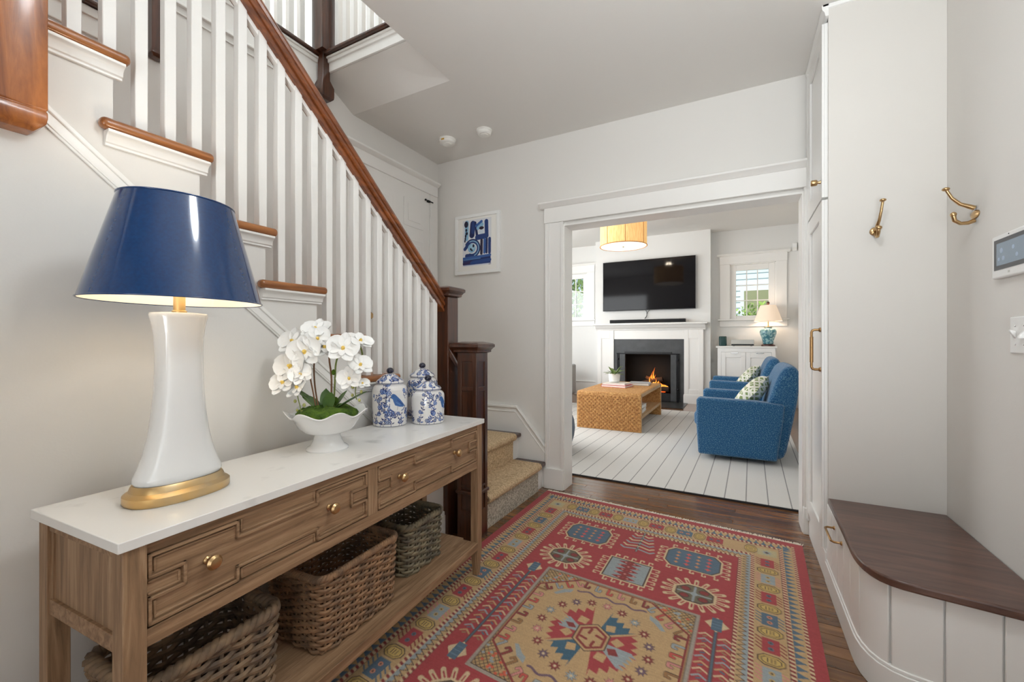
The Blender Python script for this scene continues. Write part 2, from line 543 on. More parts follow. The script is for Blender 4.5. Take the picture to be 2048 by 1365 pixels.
def rug_living_mat():
    m = mat('striped_wool', (214, 212, 208), 0.95, bump=(260, 0.5))
    nt = m.node_tree; b = nt.nodes['Principled BSDF']
    tc = nt.nodes.new('ShaderNodeTexCoord'); sp = nt.nodes.new('ShaderNodeSeparateXYZ')
    nt.links.new(tc.outputs['Object'], sp.inputs[0])
    def mth(op, a, bb=None):
        n = nt.nodes.new('ShaderNodeMath'); n.operation = op
        for i, q in enumerate((a, bb)):
            if q is None: continue
            if isinstance(q, (int, float)): n.inputs[i].default_value = q
            else: nt.links.new(q, n.inputs[i])
        return n.outputs[0]
    fr = mth('FRACT', mth('DIVIDE', mth('ADD', sp.outputs[0], 20.0), 0.1375))
    ln = mth('LESS_THAN', mth('ABSOLUTE', mth('SUBTRACT', fr, 0.5)), 0.028)
    dash = mth('LESS_THAN', mth('FRACT', mth('DIVIDE', mth('ADD', sp.outputs[1], 20.0), 0.03)), 0.8)
    ln = mth('MULTIPLY', ln, dash)
    tw = mth('FRACT', mth('DIVIDE', mth('ADD', mth('ADD', sp.outputs[0], sp.outputs[1]), 20.0), 0.016))
    tw = mth('MULTIPLY', mth('LESS_THAN', tw, 0.35), 0.16)
    mx = nt.nodes.new('ShaderNodeMix'); mx.data_type = 'RGBA'
    mx.inputs[6].default_value = (*lin((222, 220, 216)), 1); mx.inputs[7].default_value = (*lin((96, 96, 98)), 1)
    nt.links.new(mth('MAXIMUM', mth('MULTIPLY', ln, 0.85), tw), mx.inputs[0])
    nt.links.new(mx.outputs[2], b.inputs['Base Color'])
rug_living_mat()
def pillow_mat():
    m = mat('lattice_print', (228, 226, 212), 0.9)
    nt = m.node_tree; b = nt.nodes['Principled BSDF']
    tc = nt.nodes.new('ShaderNodeTexCoord')
    vo = nt.nodes.new('ShaderNodeTexVoronoi'); vo.feature = 'DISTANCE_TO_EDGE'; vo.inputs['Scale'].default_value = 22
    vo.inputs['Randomness'].default_value = 0.15
    cr = nt.nodes.new('ShaderNodeValToRGB'); cr.color_ramp.interpolation = 'CONSTANT'
    cr.color_ramp.elements[0].color = (*lin((232, 230, 218)), 1); cr.color_ramp.elements[1].color = (*lin((132, 150, 96)), 1)
    cr.color_ramp.elements[1].position = 0.16
    nt.links.new(tc.outputs['Object'], vo.inputs['Vector']); nt.links.new(vo.outputs['Distance'], cr.inputs[0]); nt.links.new(cr.outputs[0], b.inputs['Base Color'])
pillow_mat()

# ------------------------------------------------------------------ the setting
XS = -1.535          # face of the wall under the stairs
XW = -2.42           # stairwell wall
YF = 3.09            # far wall of the hall
XR = 0.79            # right wall
ZC = 2.757           # hall ceiling
ZL = 3.17            # living room ceiling
YB = 8.75            # living room back wall
floor = struct('floor', B(-4.6, 1.2, -1.7, 9.0, -0.12, -0.014), 'floor_wood', 'dark stained oak plank floor of the hall and living room')
gi = 0
def plank_rows(y0, y1, x0, x1, wdt, jmin):
    y = y0; k = 0
    rnd = random.Random(3)
    while y < y1 - 1e-6:
        w = min(wdt, y1-y)
        js = [x0]
        x = x0 + rnd.uniform(0.35, 1.1)
        while x < x1 - 0.3:
            js.append(x); x += rnd.uniform(0.9, 1.4)
        js.append(x1)
        for a, b in zip(js, js[1:]):
            B(a+0.0007, b-0.0007, y+0.0007, y+w-0.0007, -0.014, 0).build('plank', 'floor_wood', floor, bevel=0.0012, seg=1)
        y += w; k += 1
plank_rows(0.9, 3.62, XS, 0.40, 0.068, 0.4)
B(-4.6, 1.2, 3.62, 9.0, -0.014, 0).build('floor_boards', 'floor_wood', floor)
B(-4.6, 1.2, -1.7, 0.9, -0.014, 0).build('floor_boards', 'floor_wood', floor)
B(0.40, 1.2, 0.9, 3.62, -0.014, 0).build('floor_boards', 'floor_wood', floor)
B(-4.6, XS, 0.9, 3.62, -0.014, 0).build('floor_boards', 'floor_wood', floor)

# far wall with the wide opening to the living room
w = MB().box(-4.6, -1.2, YF, 3.22, 0, 3.3).box(-1.2, 0.345, YF, 3.22, 2.05, 3.3).box(0.345, 1.2, YF, 3.22, 0, 3.3)
struct('wall_far', w, 'wall_paint', 'far hall wall with the wide opening to the living room')
struct('wall_right', B(XR, XR+0.12, -1.7, YF, 0, ZC), 'wall_paint', 'pale wall on the right above the bench')
struct('wall_entry', B(-4.6, XR+0.12, -1.8, -1.7, 0, 5.6), 'wall_paint', 'entry wall behind the viewpoint')

# treads of the main flight: (top z, nosing y)
RISE, RUN = 0.1925, 0.2153
TREADS = [(0.602 + RISE*k, 2.055 - RUN*k) for k in range(8)]
poly = [(-1.7, 0), (2.025, 0)]
for k, (z, y) in enumerate(TREADS):
    poly += [(y-0.03, z-0.03), (y-RUN-0.03, z-0.03)]
poly += [(TREADS[-1][1]-RUN-0.03, TREADS[-1][0]+RISE-0.03), (-1.7, TREADS[-1][0]+RISE-0.03)]
struct('wall_left', MB().prism(poly, 'x', XS-0.05, XS), 'wall_paint', 'wall under the staircase stepping up with the treads')
# stairwell wall behind the balusters
sw = MB().box(XW-0.1, XW, 0.80, YF, 0, 2.985).box(XW-0.1, XW, -1.7, 0.80, 0, 2.555)
struct('wall_stairwell', sw, 'wall_paint', 'stairwell wall behind the balusters')
# hall ceiling, with the stairwell opening and the sloping soffit
cl = MB().box(-1.573, XR+0.12, -1.7, YF, ZC, ZC+0.2).box(XW, -1.573, 2.13, YF, ZC, ZC+0.2)
cl.prism([(2.13, ZC), (2.13, 2.99), (1.88, 2.99), (1.88, 2.888)], 'x', XW, -1.573)
struct('ceiling', cl, 'ceiling_paint', 'hall ceiling with the stairwell opening')
struct('ceiling_living', B(-4.6, 1.2, 3.22, 9.0, ZL, ZL+0.1), 'ceiling_paint', 'living room ceiling')
# upstairs shell
up = MB().box(-4.6, XW, -1.7, YF, 2.985, 3.0).box(XW, -1.573, 1.88, YF, 2.985, 3.0)
struct('floor_upstairs', up, 'floor_wood', 'upstairs hall floor')
struct('wall_upstairs', MB().box(-4.6, -4.5, -1.7, YF, 2.5, 5.5).box(-4.6, -1.45, YF-0.02, YF+0.05, 3.0, 5.5).box(-1.573, -1.46, -1.7, YF, ZC+0.2, 5.5), 'wall_paint', 'upstairs hall walls')
struct('ceiling_upstairs', B(-4.6, -1.45, -1.7, YF, 5.5, 5.6), 'ceiling_paint', 'upstairs hall ceiling')
struct('wall_stairwell_lower', B(-4.6, XW-0.1, -1.7, -1.6, 0, 5.5), 'wall_paint', 'end wall of the stairwell')

# casing of the opening
t = thing('trim_1', 'white casing with crowned header around the living room opening', None, (-0.43, YF, 0), kind='structure')
def casing_leg(x0, x1, name='casing'):
    m = MB().box(x0, x1, 3.062, YF, 0, 2.07).box(x0+0.002, x0+0.018, 3.05, YF-0.01, 0.16, 2.068).box(x1-0.02, x1-0.002, 3.054, YF-0.01, 0.16, 2.068)
    m.box(x0+0.03, x0+0.038, 3.057, YF-0.01, 0.16, 2.068)
    m.build(name, 'trim_paint', t, bevel=0.004, world=True)
    B(x0-0.004, x1+0.004, 3.044, YF, 0, 0.16).build('plinth', 'trim_paint', t, bevel=0.004, world=True)
casing_leg(-1.345, -1.195); casing_leg(0.338, 0.373)
B(-1.352, 0.373, 3.056, YF, 2.07, 2.19).build('header', 'trim_paint', t, bevel=0.003, world=True)
MB().prism([(YF, 2.185), (3.05, 2.185), (3.035, 2.20), (3.012, 2.212), (3.012, 2.226), (YF, 2.226)], 'x', -1.385, 0.373).build('header_cap', 'trim_paint', t, world=True, bevel=0.002)
MB().box(-1.199, -1.186, YF-0.02, 3.24, 0.001, 2.049).box(0.331, 0.344, YF-0.02, 3.24, 0.001, 2.049).box(-1.186, 0.331, YF-0.02, 3.24, 2.036, 2.049).build('jamb', 'trim_paint', t, world=True)
# living side casing
MB().box(-1.34, -1.19, 3.22, 3.245, 0, 2.19).box(0.335, 0.48, 3.22, 3.245, 0, 2.19).box(-1.34, 0.48, 3.22, 3.245, 2.04, 2.19).build('casing_living_side', 'trim_paint', t, world=True)

# stepped skirting on the far wall beside the lower steps
m = MB().prism([(XW, 0.2), (XW, 0.60), (-1.597, 0.605), (-1.345, 0.312), (-1.345, 0), (-1.62, 0)], 'y', 3.062, YF)
t2 = struct('trim_2', m, 'trim_paint', 'white skirting stepping down beside the lower carpeted steps', bevel=0.003)
def ridge(pts, y0, hgt):
    q = MB()
    for (x0, z0), (x1, z1) in zip(pts, pts[1:]):
        q.add([(x0, y0, z0), (x1, y0, z1), (x1, YF, z1), (x0, YF, z0), (x0, y0, z0+hgt), (x1, y0, z1+hgt), (x1, YF, z1+hgt), (x0, YF, z0+hgt)],
              [(3,2,1,0),(4,5,6,7),(0,1,5,4),(1,2,6,5),(2,3,7,6),(3,0,4,7)])
    return q
ridge([(XW, 0.60), (-1.597, 0.605), (-1.345, 0.312)], 3.05, 0.018).build('cap_moulding', 'trim_paint', t2, bevel=0.003)
ridge([(XW, 0.565), (-1.61, 0.57), (-1.345, 0.262)], 3.057, 0.01).build('bead', 'trim_paint', t2, bevel=0.002)

# baseboards
struct('baseboard_left', MB().box(XS, XS+0.015, -1.7, 2.02, 0, 0.13).box(XS, XS+0.01, -1.7, 2.02, 0.13, 0.15), 'trim_paint', 'white baseboard along the wall under the stairs', bevel=0.003)

# sloping moulding on the wall under the stairs
def slope_strip(y0, z0, y1, z1, off, hgt, thick):
    return MB().add([(XS, y0, z0+off), (XS, y1, z1+off), (XS, y1, z1+off+hgt), (XS, y0, z0+off+hgt),
                     (XS+thick, y0, z0+off), (XS+thick, y1, z1+off), (XS+thick, y1, z1+off+hgt), (XS+thick, y0, z0+off+hgt)],
                    [(3,2,1,0),(4,5,6,7),(0,1,5,4),(1,2,6,5),(2,3,7,6),(3,0,4,7)])
sm = slope_strip(0.0, 2.02, 2.0, 0.30, 0, 0.056, 0.006)
t3 = struct('trim_3', sm, 'trim_paint', 'sloping moulding below the stair treads', bevel=0.002)
slope_strip(0.0, 2.02, 2.0, 0.30, 0.042, 0.018, 0.011).build('bead', 'trim_paint', t3, bevel=0.003)
slope_strip(0.0, 2.02, 2.0, 0.30, 0.008, 0.008, 0.009).build('bead', 'trim_paint', t3, bevel=0.002)

# upstairs fascia
f = MB().box(XW, XW+0.012, 0.83, 1.88, 2.795, 2.984).box(XW, XW+0.02, 0.831, 1.879, 2.79, 2.803).box(XW, XW+0.022, 0.832, 1.878, 2.945, 2.983).box(XW, XW+0.032, 0.833, 1.877, 2.968, 2.982)
f.box(XW, -1.573, 1.865, 1.879, 2.889, 2.984).box(XW, -1.573, 1.855, 1.878, 2.945, 2.983).box(XW, -1.573, 1.845, 1.877, 2.968, 2.982)
f.box(XW, XW+0.012, -1.5, 0.80, 2.44, 2.554).box(XW, XW+0.022, -1.5, 0.799, 2.515, 2.553)
f.box(XW, XW+0.010, 0.83, 1.88, 2.75, 2.757)
struct('trim_4', f, 'trim_paint', 'white fascia of the upstairs landing edges', bevel=0.003)

# door on the stair landing
d = thing('door_1', 'white six panel door on the stair landing behind the balusters', None, (XW, 2.58, 0.41), kind='structure')
B(XW, XW+0.012, 2.2, 2.96, 0.41, 2.44).build('door_leaf', 'trim_paint', d, world=True)
for (a, b) in ((2.29, 2.53), (2.63, 2.87)):
    for (c, e) in ((2.10, 2.33), (1.30, 2.00), (0.56, 1.18)):
        B(XW+0.012, XW+0.018, a, b, c, e).build('panel_moulding', 'trim_paint', d, bevel=0.004, world=True)
        B(XW+0.018, XW+0.024, a+0.045, b-0.045, c+0.045, e-0.045).build('panel', 'trim_paint', d, bevel=0.006, world=True)
MB().box(XW, XW+0.022, 2.07, 2.199, 0.41, 2.44).box(XW, XW+0.03, 2.072, 2.085, 0.411, 2.439).build('casing', 'trim_paint', d, world=True, bevel=0.003)
MB().box(XW, XW+0.022, 2.961, 3.06, 0.41, 2.44).build('casing', 'trim_paint', d, world=True, bevel=0.003)
B(XW, XW+0.026, 2.06, 3.06, 2.44, 2.53).build('header', 'trim_paint', d, world=True, bevel=0.003)
MB().prism([(XW, 2.525), (XW+0.03, 2.525), (XW+0.06, 2.545), (XW+0.06, 2.558), (XW, 2.558)], 'y', 2.03, 3.06).build('header_cap', 'trim_paint', d, world=True, bevel=0.002)
kb = MB().lathe([(0.026, 0), (0.026, 0.006), (0.009, 0.01), (0.009, 0.028), (0.022, 0.036), (0.026, 0.048), (0.018, 0.06)], 18)
kb.xf(Matrix.Translation((XW+0.012, 2.235, 1.335)) @ Matrix.Rotation(R(90), 4, 'Y')).build('door_knob', 'brass', d, smooth=40, world=True)
MB().tube([(XW+0.03, 2.885, 2.372), (XW+0.03, 2.985, 2.372)], 0.005, 8).sphere((XW+0.03, 2.885, 2.372), 0.009).box(XW+0.012, XW+0.03, 2.92, 2.95, 2.364, 2.38).build('slide_bolt', 'black_metal', d, smooth=40, world=True)
ch = MB()
for k in range(9): ch.sphere((XW+0.026, 2.945, 2.345-0.014*k), 0.0055, 8, 6)
ch.build('bolt_chain', 'plastic_white', d, smooth=60, world=True)

# ------------------------------------------------------------------ staircase
st = thing('staircase', 'white and oak staircase climbing along the left wall with square balusters', 'staircase', (-1.9, 2.1, 0))
for k, (z, y) in enumerate(TREADS):
    yb = y-RUN-0.03
    MB().box(XW, XS, yb, y, z-0.03, z).box(XS, -1.5, yb-0.035, y, z-0.03, z).build('tread', 'oak_tread', st, bevel=0.013, seg=4, world=True)
    B(XW, XS-0.05, y-0.045, y-0.03, z-RISE, z-0.03).build('riser', 'trim_paint', st, world=True)
    c = MB().prism([(XS, z-0.03), (-1.503, z-0.03), (-1.503, z-0.038), (-1.511, z-0.041), (-1.518, z-0.049), (-1.521, z-0.062), (-1.526, z-0.064), (-1.526, z-0.071), (XS, z-0.071)], 'y', yb-0.02, y-0.012)
    c.build('cove_moulding', 'trim_paint', st, world=True, bevel=0.0015)
zt = TREADS[-1][0]+RISE; yt = TREADS[-1][1]-RUN
B(XW, -1.5, -1.6, yt, zt-0.03, zt).build('landing_board', 'oak_tread', st, bevel=0.013, seg=4, world=True)
# lower landing and two carpeted steps
B(XW, -1.551, 2.03, 3.062, 0.375, 0.41).build('landing_board', 'dark_oak_flat', st, bevel=0.012, seg=3, world=True)
B(XW, -1.585, 2.03, 3.062, 0, 0.375).build('landing_carcass', 'trim_paint', st, world=True)
B(-1.60, -1.336, 2.165, 3.062, 0.172, 0.205).build('tread', 'dark_oak_flat', st, bevel=0.012, seg=3, world=True)
B(-1.60, -1.37, 2.165, 3.062, 0, 0.172).build('riser', 'trim_paint', st, world=True)
# sisal runner, bent over the two steps
def runner(prof, y0, y1, m):
    q = MB(); th = 0.011
    n = len(prof); outer = []
    for i, (x, z) in enumerate(prof):
        a = prof[max(0, i-1)]; b = prof[min(n-1, i+1)]
        t = Vector((b[0]-a[0], b[1]-a[1])).normalized()
        outer.append((x+t.y*th, z-t.x*th))
    return q.prism(prof + outer[::-1], 'y', y0, y1)
arc = lambda cx, cz, r: [(cx+r*math.cos(R(a)), cz+r*math.sin(R(a))) for a in range(-80, 91, 17)]
p1 = [(-1.368, 0.0), (-1.368, 0.10), (-1.366, 0.158)] + arc(-1.352, 0.189, 0.018)[1:] + [(-1.40, 0.207), (-1.583, 0.207)]
runner(p1, 2.19, 2.955, None).build('carpet_runner', 'sisal', st, smooth=50, world=True)
p2 = [(-1.584, 0.216), (-1.584, 0.30), (-1.582, 0.362)] + arc(-1.567, 0.394, 0.018)[1:] + [(-1.62, 0.412), (-2.3, 0.412)]
runner(p2, 2.14, 2.955, None).build('carpet_runner', 'sisal', st, smooth=50, world=True)
B(-1.358, -1.3555, 2.19, 2.955, 0.002, 0.15).build('carpet_riser_face', 'sisal_riser', st, world=True)

# balusters and handrail
rail_b = lambda y: 2.345-0.888*(y-0.859)
k = -4
y = 0.5845-0.07177*4
while y < 1.99:
    for (z, ny) in TREADS + [(zt, yt)]:
        lo = ny-RUN-0.01 if z != zt else -9
        if lo < y <= ny-0.01:
            zb = z
            break
    else:
        zb = 0.41
    B(-1.571, -1.540, y-0.0155, y+0.0155, zb, rail_b(y)+0.03).build('baluster', 'trim_paint', st, bevel=0.002, seg=1, world=True)
    y += 0.07177
def rail_section(yy, zz):
    # profile across x (width) and normal to the slope
    n = Vector((0, 0.664, 0.748))
    half = [(0.010, 0.090), (0.024, 0.085), (0.033, 0.074), (0.035, 0.064), (0.031, 0.056), (0.027, 0.054), (0.027, 0.046), (0.033, 0.043), (0.035, 0.034), (0.030, 0.028), (0.023, 0.026), (0.023, 0.018), (0.029, 0.014), (0.029, 0.0)]
    pr = [(-a, b) for a, b in half[::-1]] + half
    return [tuple(Vector((-1.5555, yy, zz)) + Vector((a, 0, 0)) + n*b) for a, b in pr]
MB().loft([rail_section(0.30, rail_b(0.30)), rail_section(2.02, rail_b(2.02))]).build('handrail', 'oak_rail', st, smooth=30, world=True)
for i in range(23):   # fillets between balusters under the rail
    yy = 0.5845-0.07177*3.5+0.07177*i
    if yy < 1.98:
        z0 = rail_b(yy)
        MB().add([(-1.566, yy-0.0203, rail_b(yy-0.0203)-0.02), (-1.566, yy+0.0203, rail_b(yy+0.0203)-0.02), (-1.566, yy+0.0203, rail_b(yy+0.0203)), (-1.566, yy-0.0203, rail_b(yy-0.0203)),
                  (-1.545, yy-0.0203, rail_b(yy-0.0203)-0.02), (-1.545, yy+0.0203, rail_b(yy+0.0203)-0.02), (-1.545, yy+0.0203, rail_b(yy+0.0203)), (-1.545, yy-0.0203, rail_b(yy-0.0203))],
                 [(3,2,1,0),(4,5,6,7),(0,1,5,4),(1,2,6,5),(2,3,7,6),(3,0,4,7)]).build('fillet', 'trim_paint', st, world=True)

def sq(cx, cy, hx, hy, z): return [(cx-hx, cy-hy, z), (cx+hx, cy-hy, z), (cx+hx, cy+hy, z), (cx-hx, cy+hy, z)]
def cap(cx, cy, hx, hy, z):
    prof = [(0.0, 0), (0.016, 0.006), (0.016, 0.016), (0.026, 0.03), (0.032, 0.034), (0.032, 0.05), (0.024, 0.056), (-0.02, 0.066)]
    return MB().loft([sq(cx, cy, hx+a, hy+a, z+b) for a, b in prof])
# panelled newel at the foot
nx, ny_, hx, hy = -1.386, 2.0975, 0.066, 0.062
npst = B(nx-hx+0.008, nx+hx-0.008, ny_-hy+0.008, ny_+hy-0.008, 0, 1.075).build('newel_post', 'dark_oak', st, world=True)
fr = MB()
for s in (-1, 1):
    for u in (-1, 1):
        fr.box(nx+s*hx-s*0.028, nx+s*hx, ny_+u*hy-u*0.028, ny_+u*hy, 0, 1.085)
for (a, b) in ((0.0, 0.17), (0.30, 0.315), (0.86, 0.885), (1.03, 1.085)):
    fr.box(nx-hx+0.0005, nx+hx-0.0005, ny_-hy+0.0005, ny_+hy-0.0005, a, b)
fr.build('newel_frame', 'dark_oak', npst, bevel=0.003, world=True)
cap(nx, ny_, hx, hy, 1.08).build('newel_cap', 'dark_oak', npst, bevel=0.002, world=True)
B(nx-hx-0.009, nx+hx+0.009, ny_-hy-0.009, ny_+hy+0.009, 0.262, 0.284).build('newel_band', 'dark_oak', npst, bevel=0.008, seg=3, world=True)
# square newel on the landing
ux, uy = -1.545, 2.062
n2 = B(ux-0.045, ux+0.045, uy-0.05, uy+0.05, 0.0, 1.41).build('newel_post', 'dark_oak', st, bevel=0.004, world=True)
cap(ux, uy, 0.045, 0.05, 1.41).build('newel_cap', 'dark_oak', n2, bevel=0.002, world=True)
# short rail between the two newels
MB().loft([[(x, 2.02+a, z) for a, z in ((0.0, 1.13-0.07), (0.06, 1.13-0.07), (0.065, 1.13-0.02), (0.05, 1.135), (0.01, 1.135), (-0.005, 1.11))] for x in (-1.50,)] +
          [[(x, 2.05+a, z-0.09) for a, z in ((0.0, 1.13-0.07), (0.06, 1.13-0.07), (0.065, 1.13-0.02), (0.05, 1.135), (0.01, 1.135), (-0.005, 1.11))] for x in (-1.45,)]).build('handrail', 'dark_oak', st, world=True, bevel=0.003)
B(-1.478, -1.448, 2.08, 2.11, 0.205, 1.0).build('baluster', 'trim_paint', st, world=True)
# newel hanging at the upper landing, its end below the treads
pn = MB().loft([sq(-1.53, 0.308, hxx, hyy, z) for hxx, hyy, z in ((0.040, 0.048, 1.652), (0.058, 0.066, 1.672), (0.060, 0.068, 1.685), (0.060, 0.068, 1.70), (0.057, 0.065, 1.703), (0.060, 0.068, 1.706), (0.060, 0.068, 3.1))])
pn.build('newel_drop', 'oak_post', st, bevel=0.003, world=True)

# ------------------------------------------------------------------ upstairs balustrade
ub = thing('upstairs_balustrade', 'dark oak post and white balusters of the upstairs landing above the stairwell', 'balustrade', (XW+0.06, 1.82, 3.0))
MB().loft([sq(-2.365, 1.845, h_, h_, z) for h_, z in ((0.028, 2.70), (0.043, 2.715), (0.045, 2.73), (0.045, 2.785), (0.027, 2.835), (0.025, 2.95), (0.022, 2.985), (0.022, 3.005), (0.05, 3.006), (0.05, 4.0))]).build('newel_post', 'dark_oak', ub, bevel=0.002, world=True)
MB().box(XW, XW+0.045, 0.83, 1.84, 2.985, 3.008).build('nosing', 'dark_oak_flat', ub, bevel=0.008, seg=3, world=True)
MB().box(XW, -1.573, 1.825, 1.90, 2.985, 3.008).build('nosing', 'dark_oak_flat', ub, bevel=0.008, seg=3, world=True)
MB().box(XW-0.08, XW+0.045, -1.5, 0.80, 2.555, 2.578).build('nosing', 'dark_oak_flat', ub, bevel=0.008, seg=3, world=True)
MB().loft([sq(XW+0.03, 0.963, a, b, z) for a, b, z in ((0.018, 0.02, 2.462), (0.03, 0.03, 2.475), (0.03, 0.03, 2.50), (0.03, 0.03, 3.9))]).build('newel_post', 'dark_oak', ub, bevel=0.002, world=True)
y = 1.06
while y < 1.80:
    B(XW-0.035, XW-0.003, y-0.016, y+0.016, 3.0, 3.85).build('baluster', 'trim_paint', ub, world=True); y += 0.075
x = -2.27
while x < -1.6:
    B(x-0.016, x+0.016, 1.865, 1.897, 3.0, 3.85).build('baluster', 'trim_paint', ub, world=True); x += 0.07
B(XW-0.05, XW+0.015, 0.98, 1.86, 3.85, 3.9).build('handrail', 'dark_oak_flat', ub, bevel=0.01, world=True)
B(XW, -1.573, 1.85, 1.915, 3.85, 3.9).build('handrail', 'dark_oak_flat', ub, bevel=0.01, world=True)

# ------------------------------------------------------------------ tall cabinet on the right
cb = thing('built_in_cabinet', 'tall white built in cabinet between the opening and the bench', 'cabinet', (0.58, 2.78, 0))
B(0.378, XR, 2.515, 3.06, 0.0, ZC-0.002).build('carcass', 'white_lacquer', cb, world=True)
B(0.374, XR, 2.503, 2.515, 0.0, ZC-0.003).build('side_panel', 'panel_paint', cb, world=True, bevel=0.001)
def shaker(name, z0, z1):
    y0, y1 = 2.52, 3.0
    dd = B(0.362, 0.378, y0+0.003, y1-0.003, z0, z1).build(name, 'white_lacquer', cb, world=True)
    for a in ((y0+0.003, y0+0.08, z0, z1), (y1-0.08, y1-0.003, z0, z1), (y0+0.08, y1-0.08, z0, z0+0.09), (y0+0.08, y1-0.08, z1-0.08, z1)):
        B(0.351, 0.362, *a).build('door_rail', 'white_lacquer', dd, bevel=0.002, world=True)
    return dd
du = shaker('upper_door', 1.845, 2.685)
dl = shaker('lower_door', 0.15, 1.833)
B(0.35, 0.378, 3.001, 3.06, 0.101, 2.71).build('face_stile', 'white_lacquer', cb, world=True, bevel=0.002)
MB().prism([(0.374, 2.70), (0.362, 2.70), (0.358, 2.72), (0.348, 2.735), (0.348, ZC-0.001), (0.374, ZC-0.001)], 'y', 2.493, 3.07).build('crown', 'white_lacquer', cb, world=True)
MB().prism([(2.503, 2.738), (2.495, 2.74), (2.493, 2.748), (2.493, ZC-0.001), (2.503, ZC-0.001)], 'x', 0.352, XR).build('crown', 'white_lacquer', cb, world=True)
MB().box(0.362, 0.378, 2.505, 3.06, 0.0, 0.135).box(0.366, 0.378, 2.505, 3.06, 0.135, 0.15).build('base', 'white_lacquer', cb, world=True, bevel=0.002)
kn = MB().lathe([(0.008, 0), (0.006, 0.012), (0.012, 0.014), (0.0145, 0.018), (0.0145, 0.036), (0.012, 0.04)], 16)
kn.xf(Matrix.Translation((0.351, 2.555, 1.93)) @ Matrix.Rotation(R(-90), 4, 'Y')).build('knob', 'brass', du, smooth=35, world=True)
def bail(parent, pts, name='pull', r=0.006, knurl=True):
    q = MB().tube(pts, r, 10)
    for p in (pts[0], pts[-1]): q.sphere(p, r*1.9, 10, 6)
    return q.build(name, 'brass_dull', parent, smooth=60, world=True)
zz0, zz1 = 1.01, 1.205
pts = [(0.351, 2.555, zz1), (0.326, 2.555, zz1), (0.318, 2.555, zz1-0.003), (0.314, 2.555, zz1-0.012), (0.314, 2.555, zz0+0.012), (0.318, 2.555, zz0+0.003), (0.326, 2.555, zz0), (0.351, 2.555, zz0)]
pl = bail(dl, pts)
MB().tube([(0.314, 2.555, zz1-0.035), (0.314, 2.555, zz0+0.035)], 0.0078, 12).build('grip', 'brass_dull', pl, smooth=40, world=True)

# ------------------------------------------------------------------ bench
bn = thing('entry_bench', 'white beadboard corner bench with rounded dark wood seat', 'bench', (0.58, 2.15, 0))
def arc_pts(ox, oy, r, a0, a1, n): return [(ox+r*math.cos(R(a0+(a1-a0)*i/n)), oy+r*math.sin(R(a0+(a1-a0)*i/n))) for i in range(n+1)]
outl = [(XR-0.001, 2.502), (0.371, 2.502), (0.362, 2.10), (0.358, 1.93)] + arc_pts(0.478, 1.925, 0.12, 185, 262, 12)[1:] + [(0.463, 1.740), (0.55, 1.725), (0.70, 1.70), (XR-0.001, 1.687)]
outl = [(XR-0.001, 2.502), (0.371, 2.502), (0.362, 2.10), (0.357, 1.95), (0.357, 1.91), (0.360, 1.87), (0.367, 1.83), (0.380, 1.797), (0.397, 1.770), (0.420, 1.752), (0.448, 1.740), (0.50, 1.731), (0.60, 1.718), (0.70, 1.704), (XR-0.001, 1.690)]
MB().prism(outl, 'z', 0.372, 0.40).build('seat', 'bench_wood', bn, bevel=0.006, seg=3, world=True)
ins = [(0.379, 2.502), (0.379, 1.96), (0.381, 1.91), (0.387, 1.87), (0.398, 1.835), (0.414, 1.808), (0.437, 1.787), (0.466, 1.774), (0.52, 1.764), (0.62, 1.752), (XR-0.001, 1.732)]
MB().prism([(XR-0.001, 2.502)] + ins, 'z', 0.0, 0.372).build('carcass', 'white_lacquer', bn, world=True)
# beadboard boards follow the front
def resample(pts, step):
    P_ = [Vector(p) for p in pts]; out = [P_[0]]; acc = 0
    L = [0]
    for a, b in zip(P_, P_[1:]): L.append(L[-1]+(b-a).length)
    tot = L[-1]; n = int(tot/step)
    def at(s):
        for i in range(len(L)-1):
            if L[i+1] >= s - 1e-9:
                t = (s-L[i])/(L[i+1]-L[i]); return P_[i].lerp(P_[i+1], t)
        return P_[-1]
    return at, tot
at_, tot = resample(ins, 0.1)
nb = 9; bw = tot/nb
for i in range(nb):
    s0, s1 = i*bw+0.0022, (i+1)*bw-0.0022
    pts = [at_(s0+(s1-s0)*j/6) for j in range(7)]
    off = []
    for j, p in enumerate(pts):
        a, b = pts[max(0, j-1)], pts[min(6, j+1)]
        tt = (b-a).normalized(); nrm = Vector((tt.y, -tt.x))
        if nrm.x > 0 and nrm.y > 0: nrm = -nrm
        off.append(p+nrm*0.011 if (p+nrm*0.011-Vector((0.7, 2.3))).length > (p-Vector((0.7, 2.3))).length else p-nrm*0.011)
    MB().prism([tuple(p) for p in pts]+[tuple(p) for p in off[::-1]], 'z', 0.10, 0.372).build('board', 'white_lacquer', bn, bevel=0.003, seg=2, world=True)
def band(pts, th, z0, z1):
    V = [Vector(p) for p in pts]; off = []
    for j, p in enumerate(V):
        a, b = V[max(0, j-1)], V[min(len(V)-1, j+1)]
        tt = (b-a).normalized(); nrm = Vector((tt.y, -tt.x))
        c = Vector((0.75, 2.4))
        off.append(p+nrm*th if (p+nrm*th-c).length > (p-c).length else p-nrm*th)
    return MB().prism([tuple(p) for p in V]+[tuple(p) for p in off[::-1]], 'z', z0, z1)
band(ins, 0.019, 0.0, 0.095).build('baseboard', 'white_lacquer', bn, bevel=0.002, world=True)
band(ins, 0.015, 0.095, 0.108).build('baseboard_cap', 'white_lacquer', bn, bevel=0.003, world=True)
bail(bn, [(0.368, 2.314, 0.328), (0.342, 2.314, 0.328), (0.333, 2.305, 0.327), (0.333, 2.171, 0.325), (0.342, 2.162, 0.324), (0.368, 2.162, 0.324)], r=0.0045)

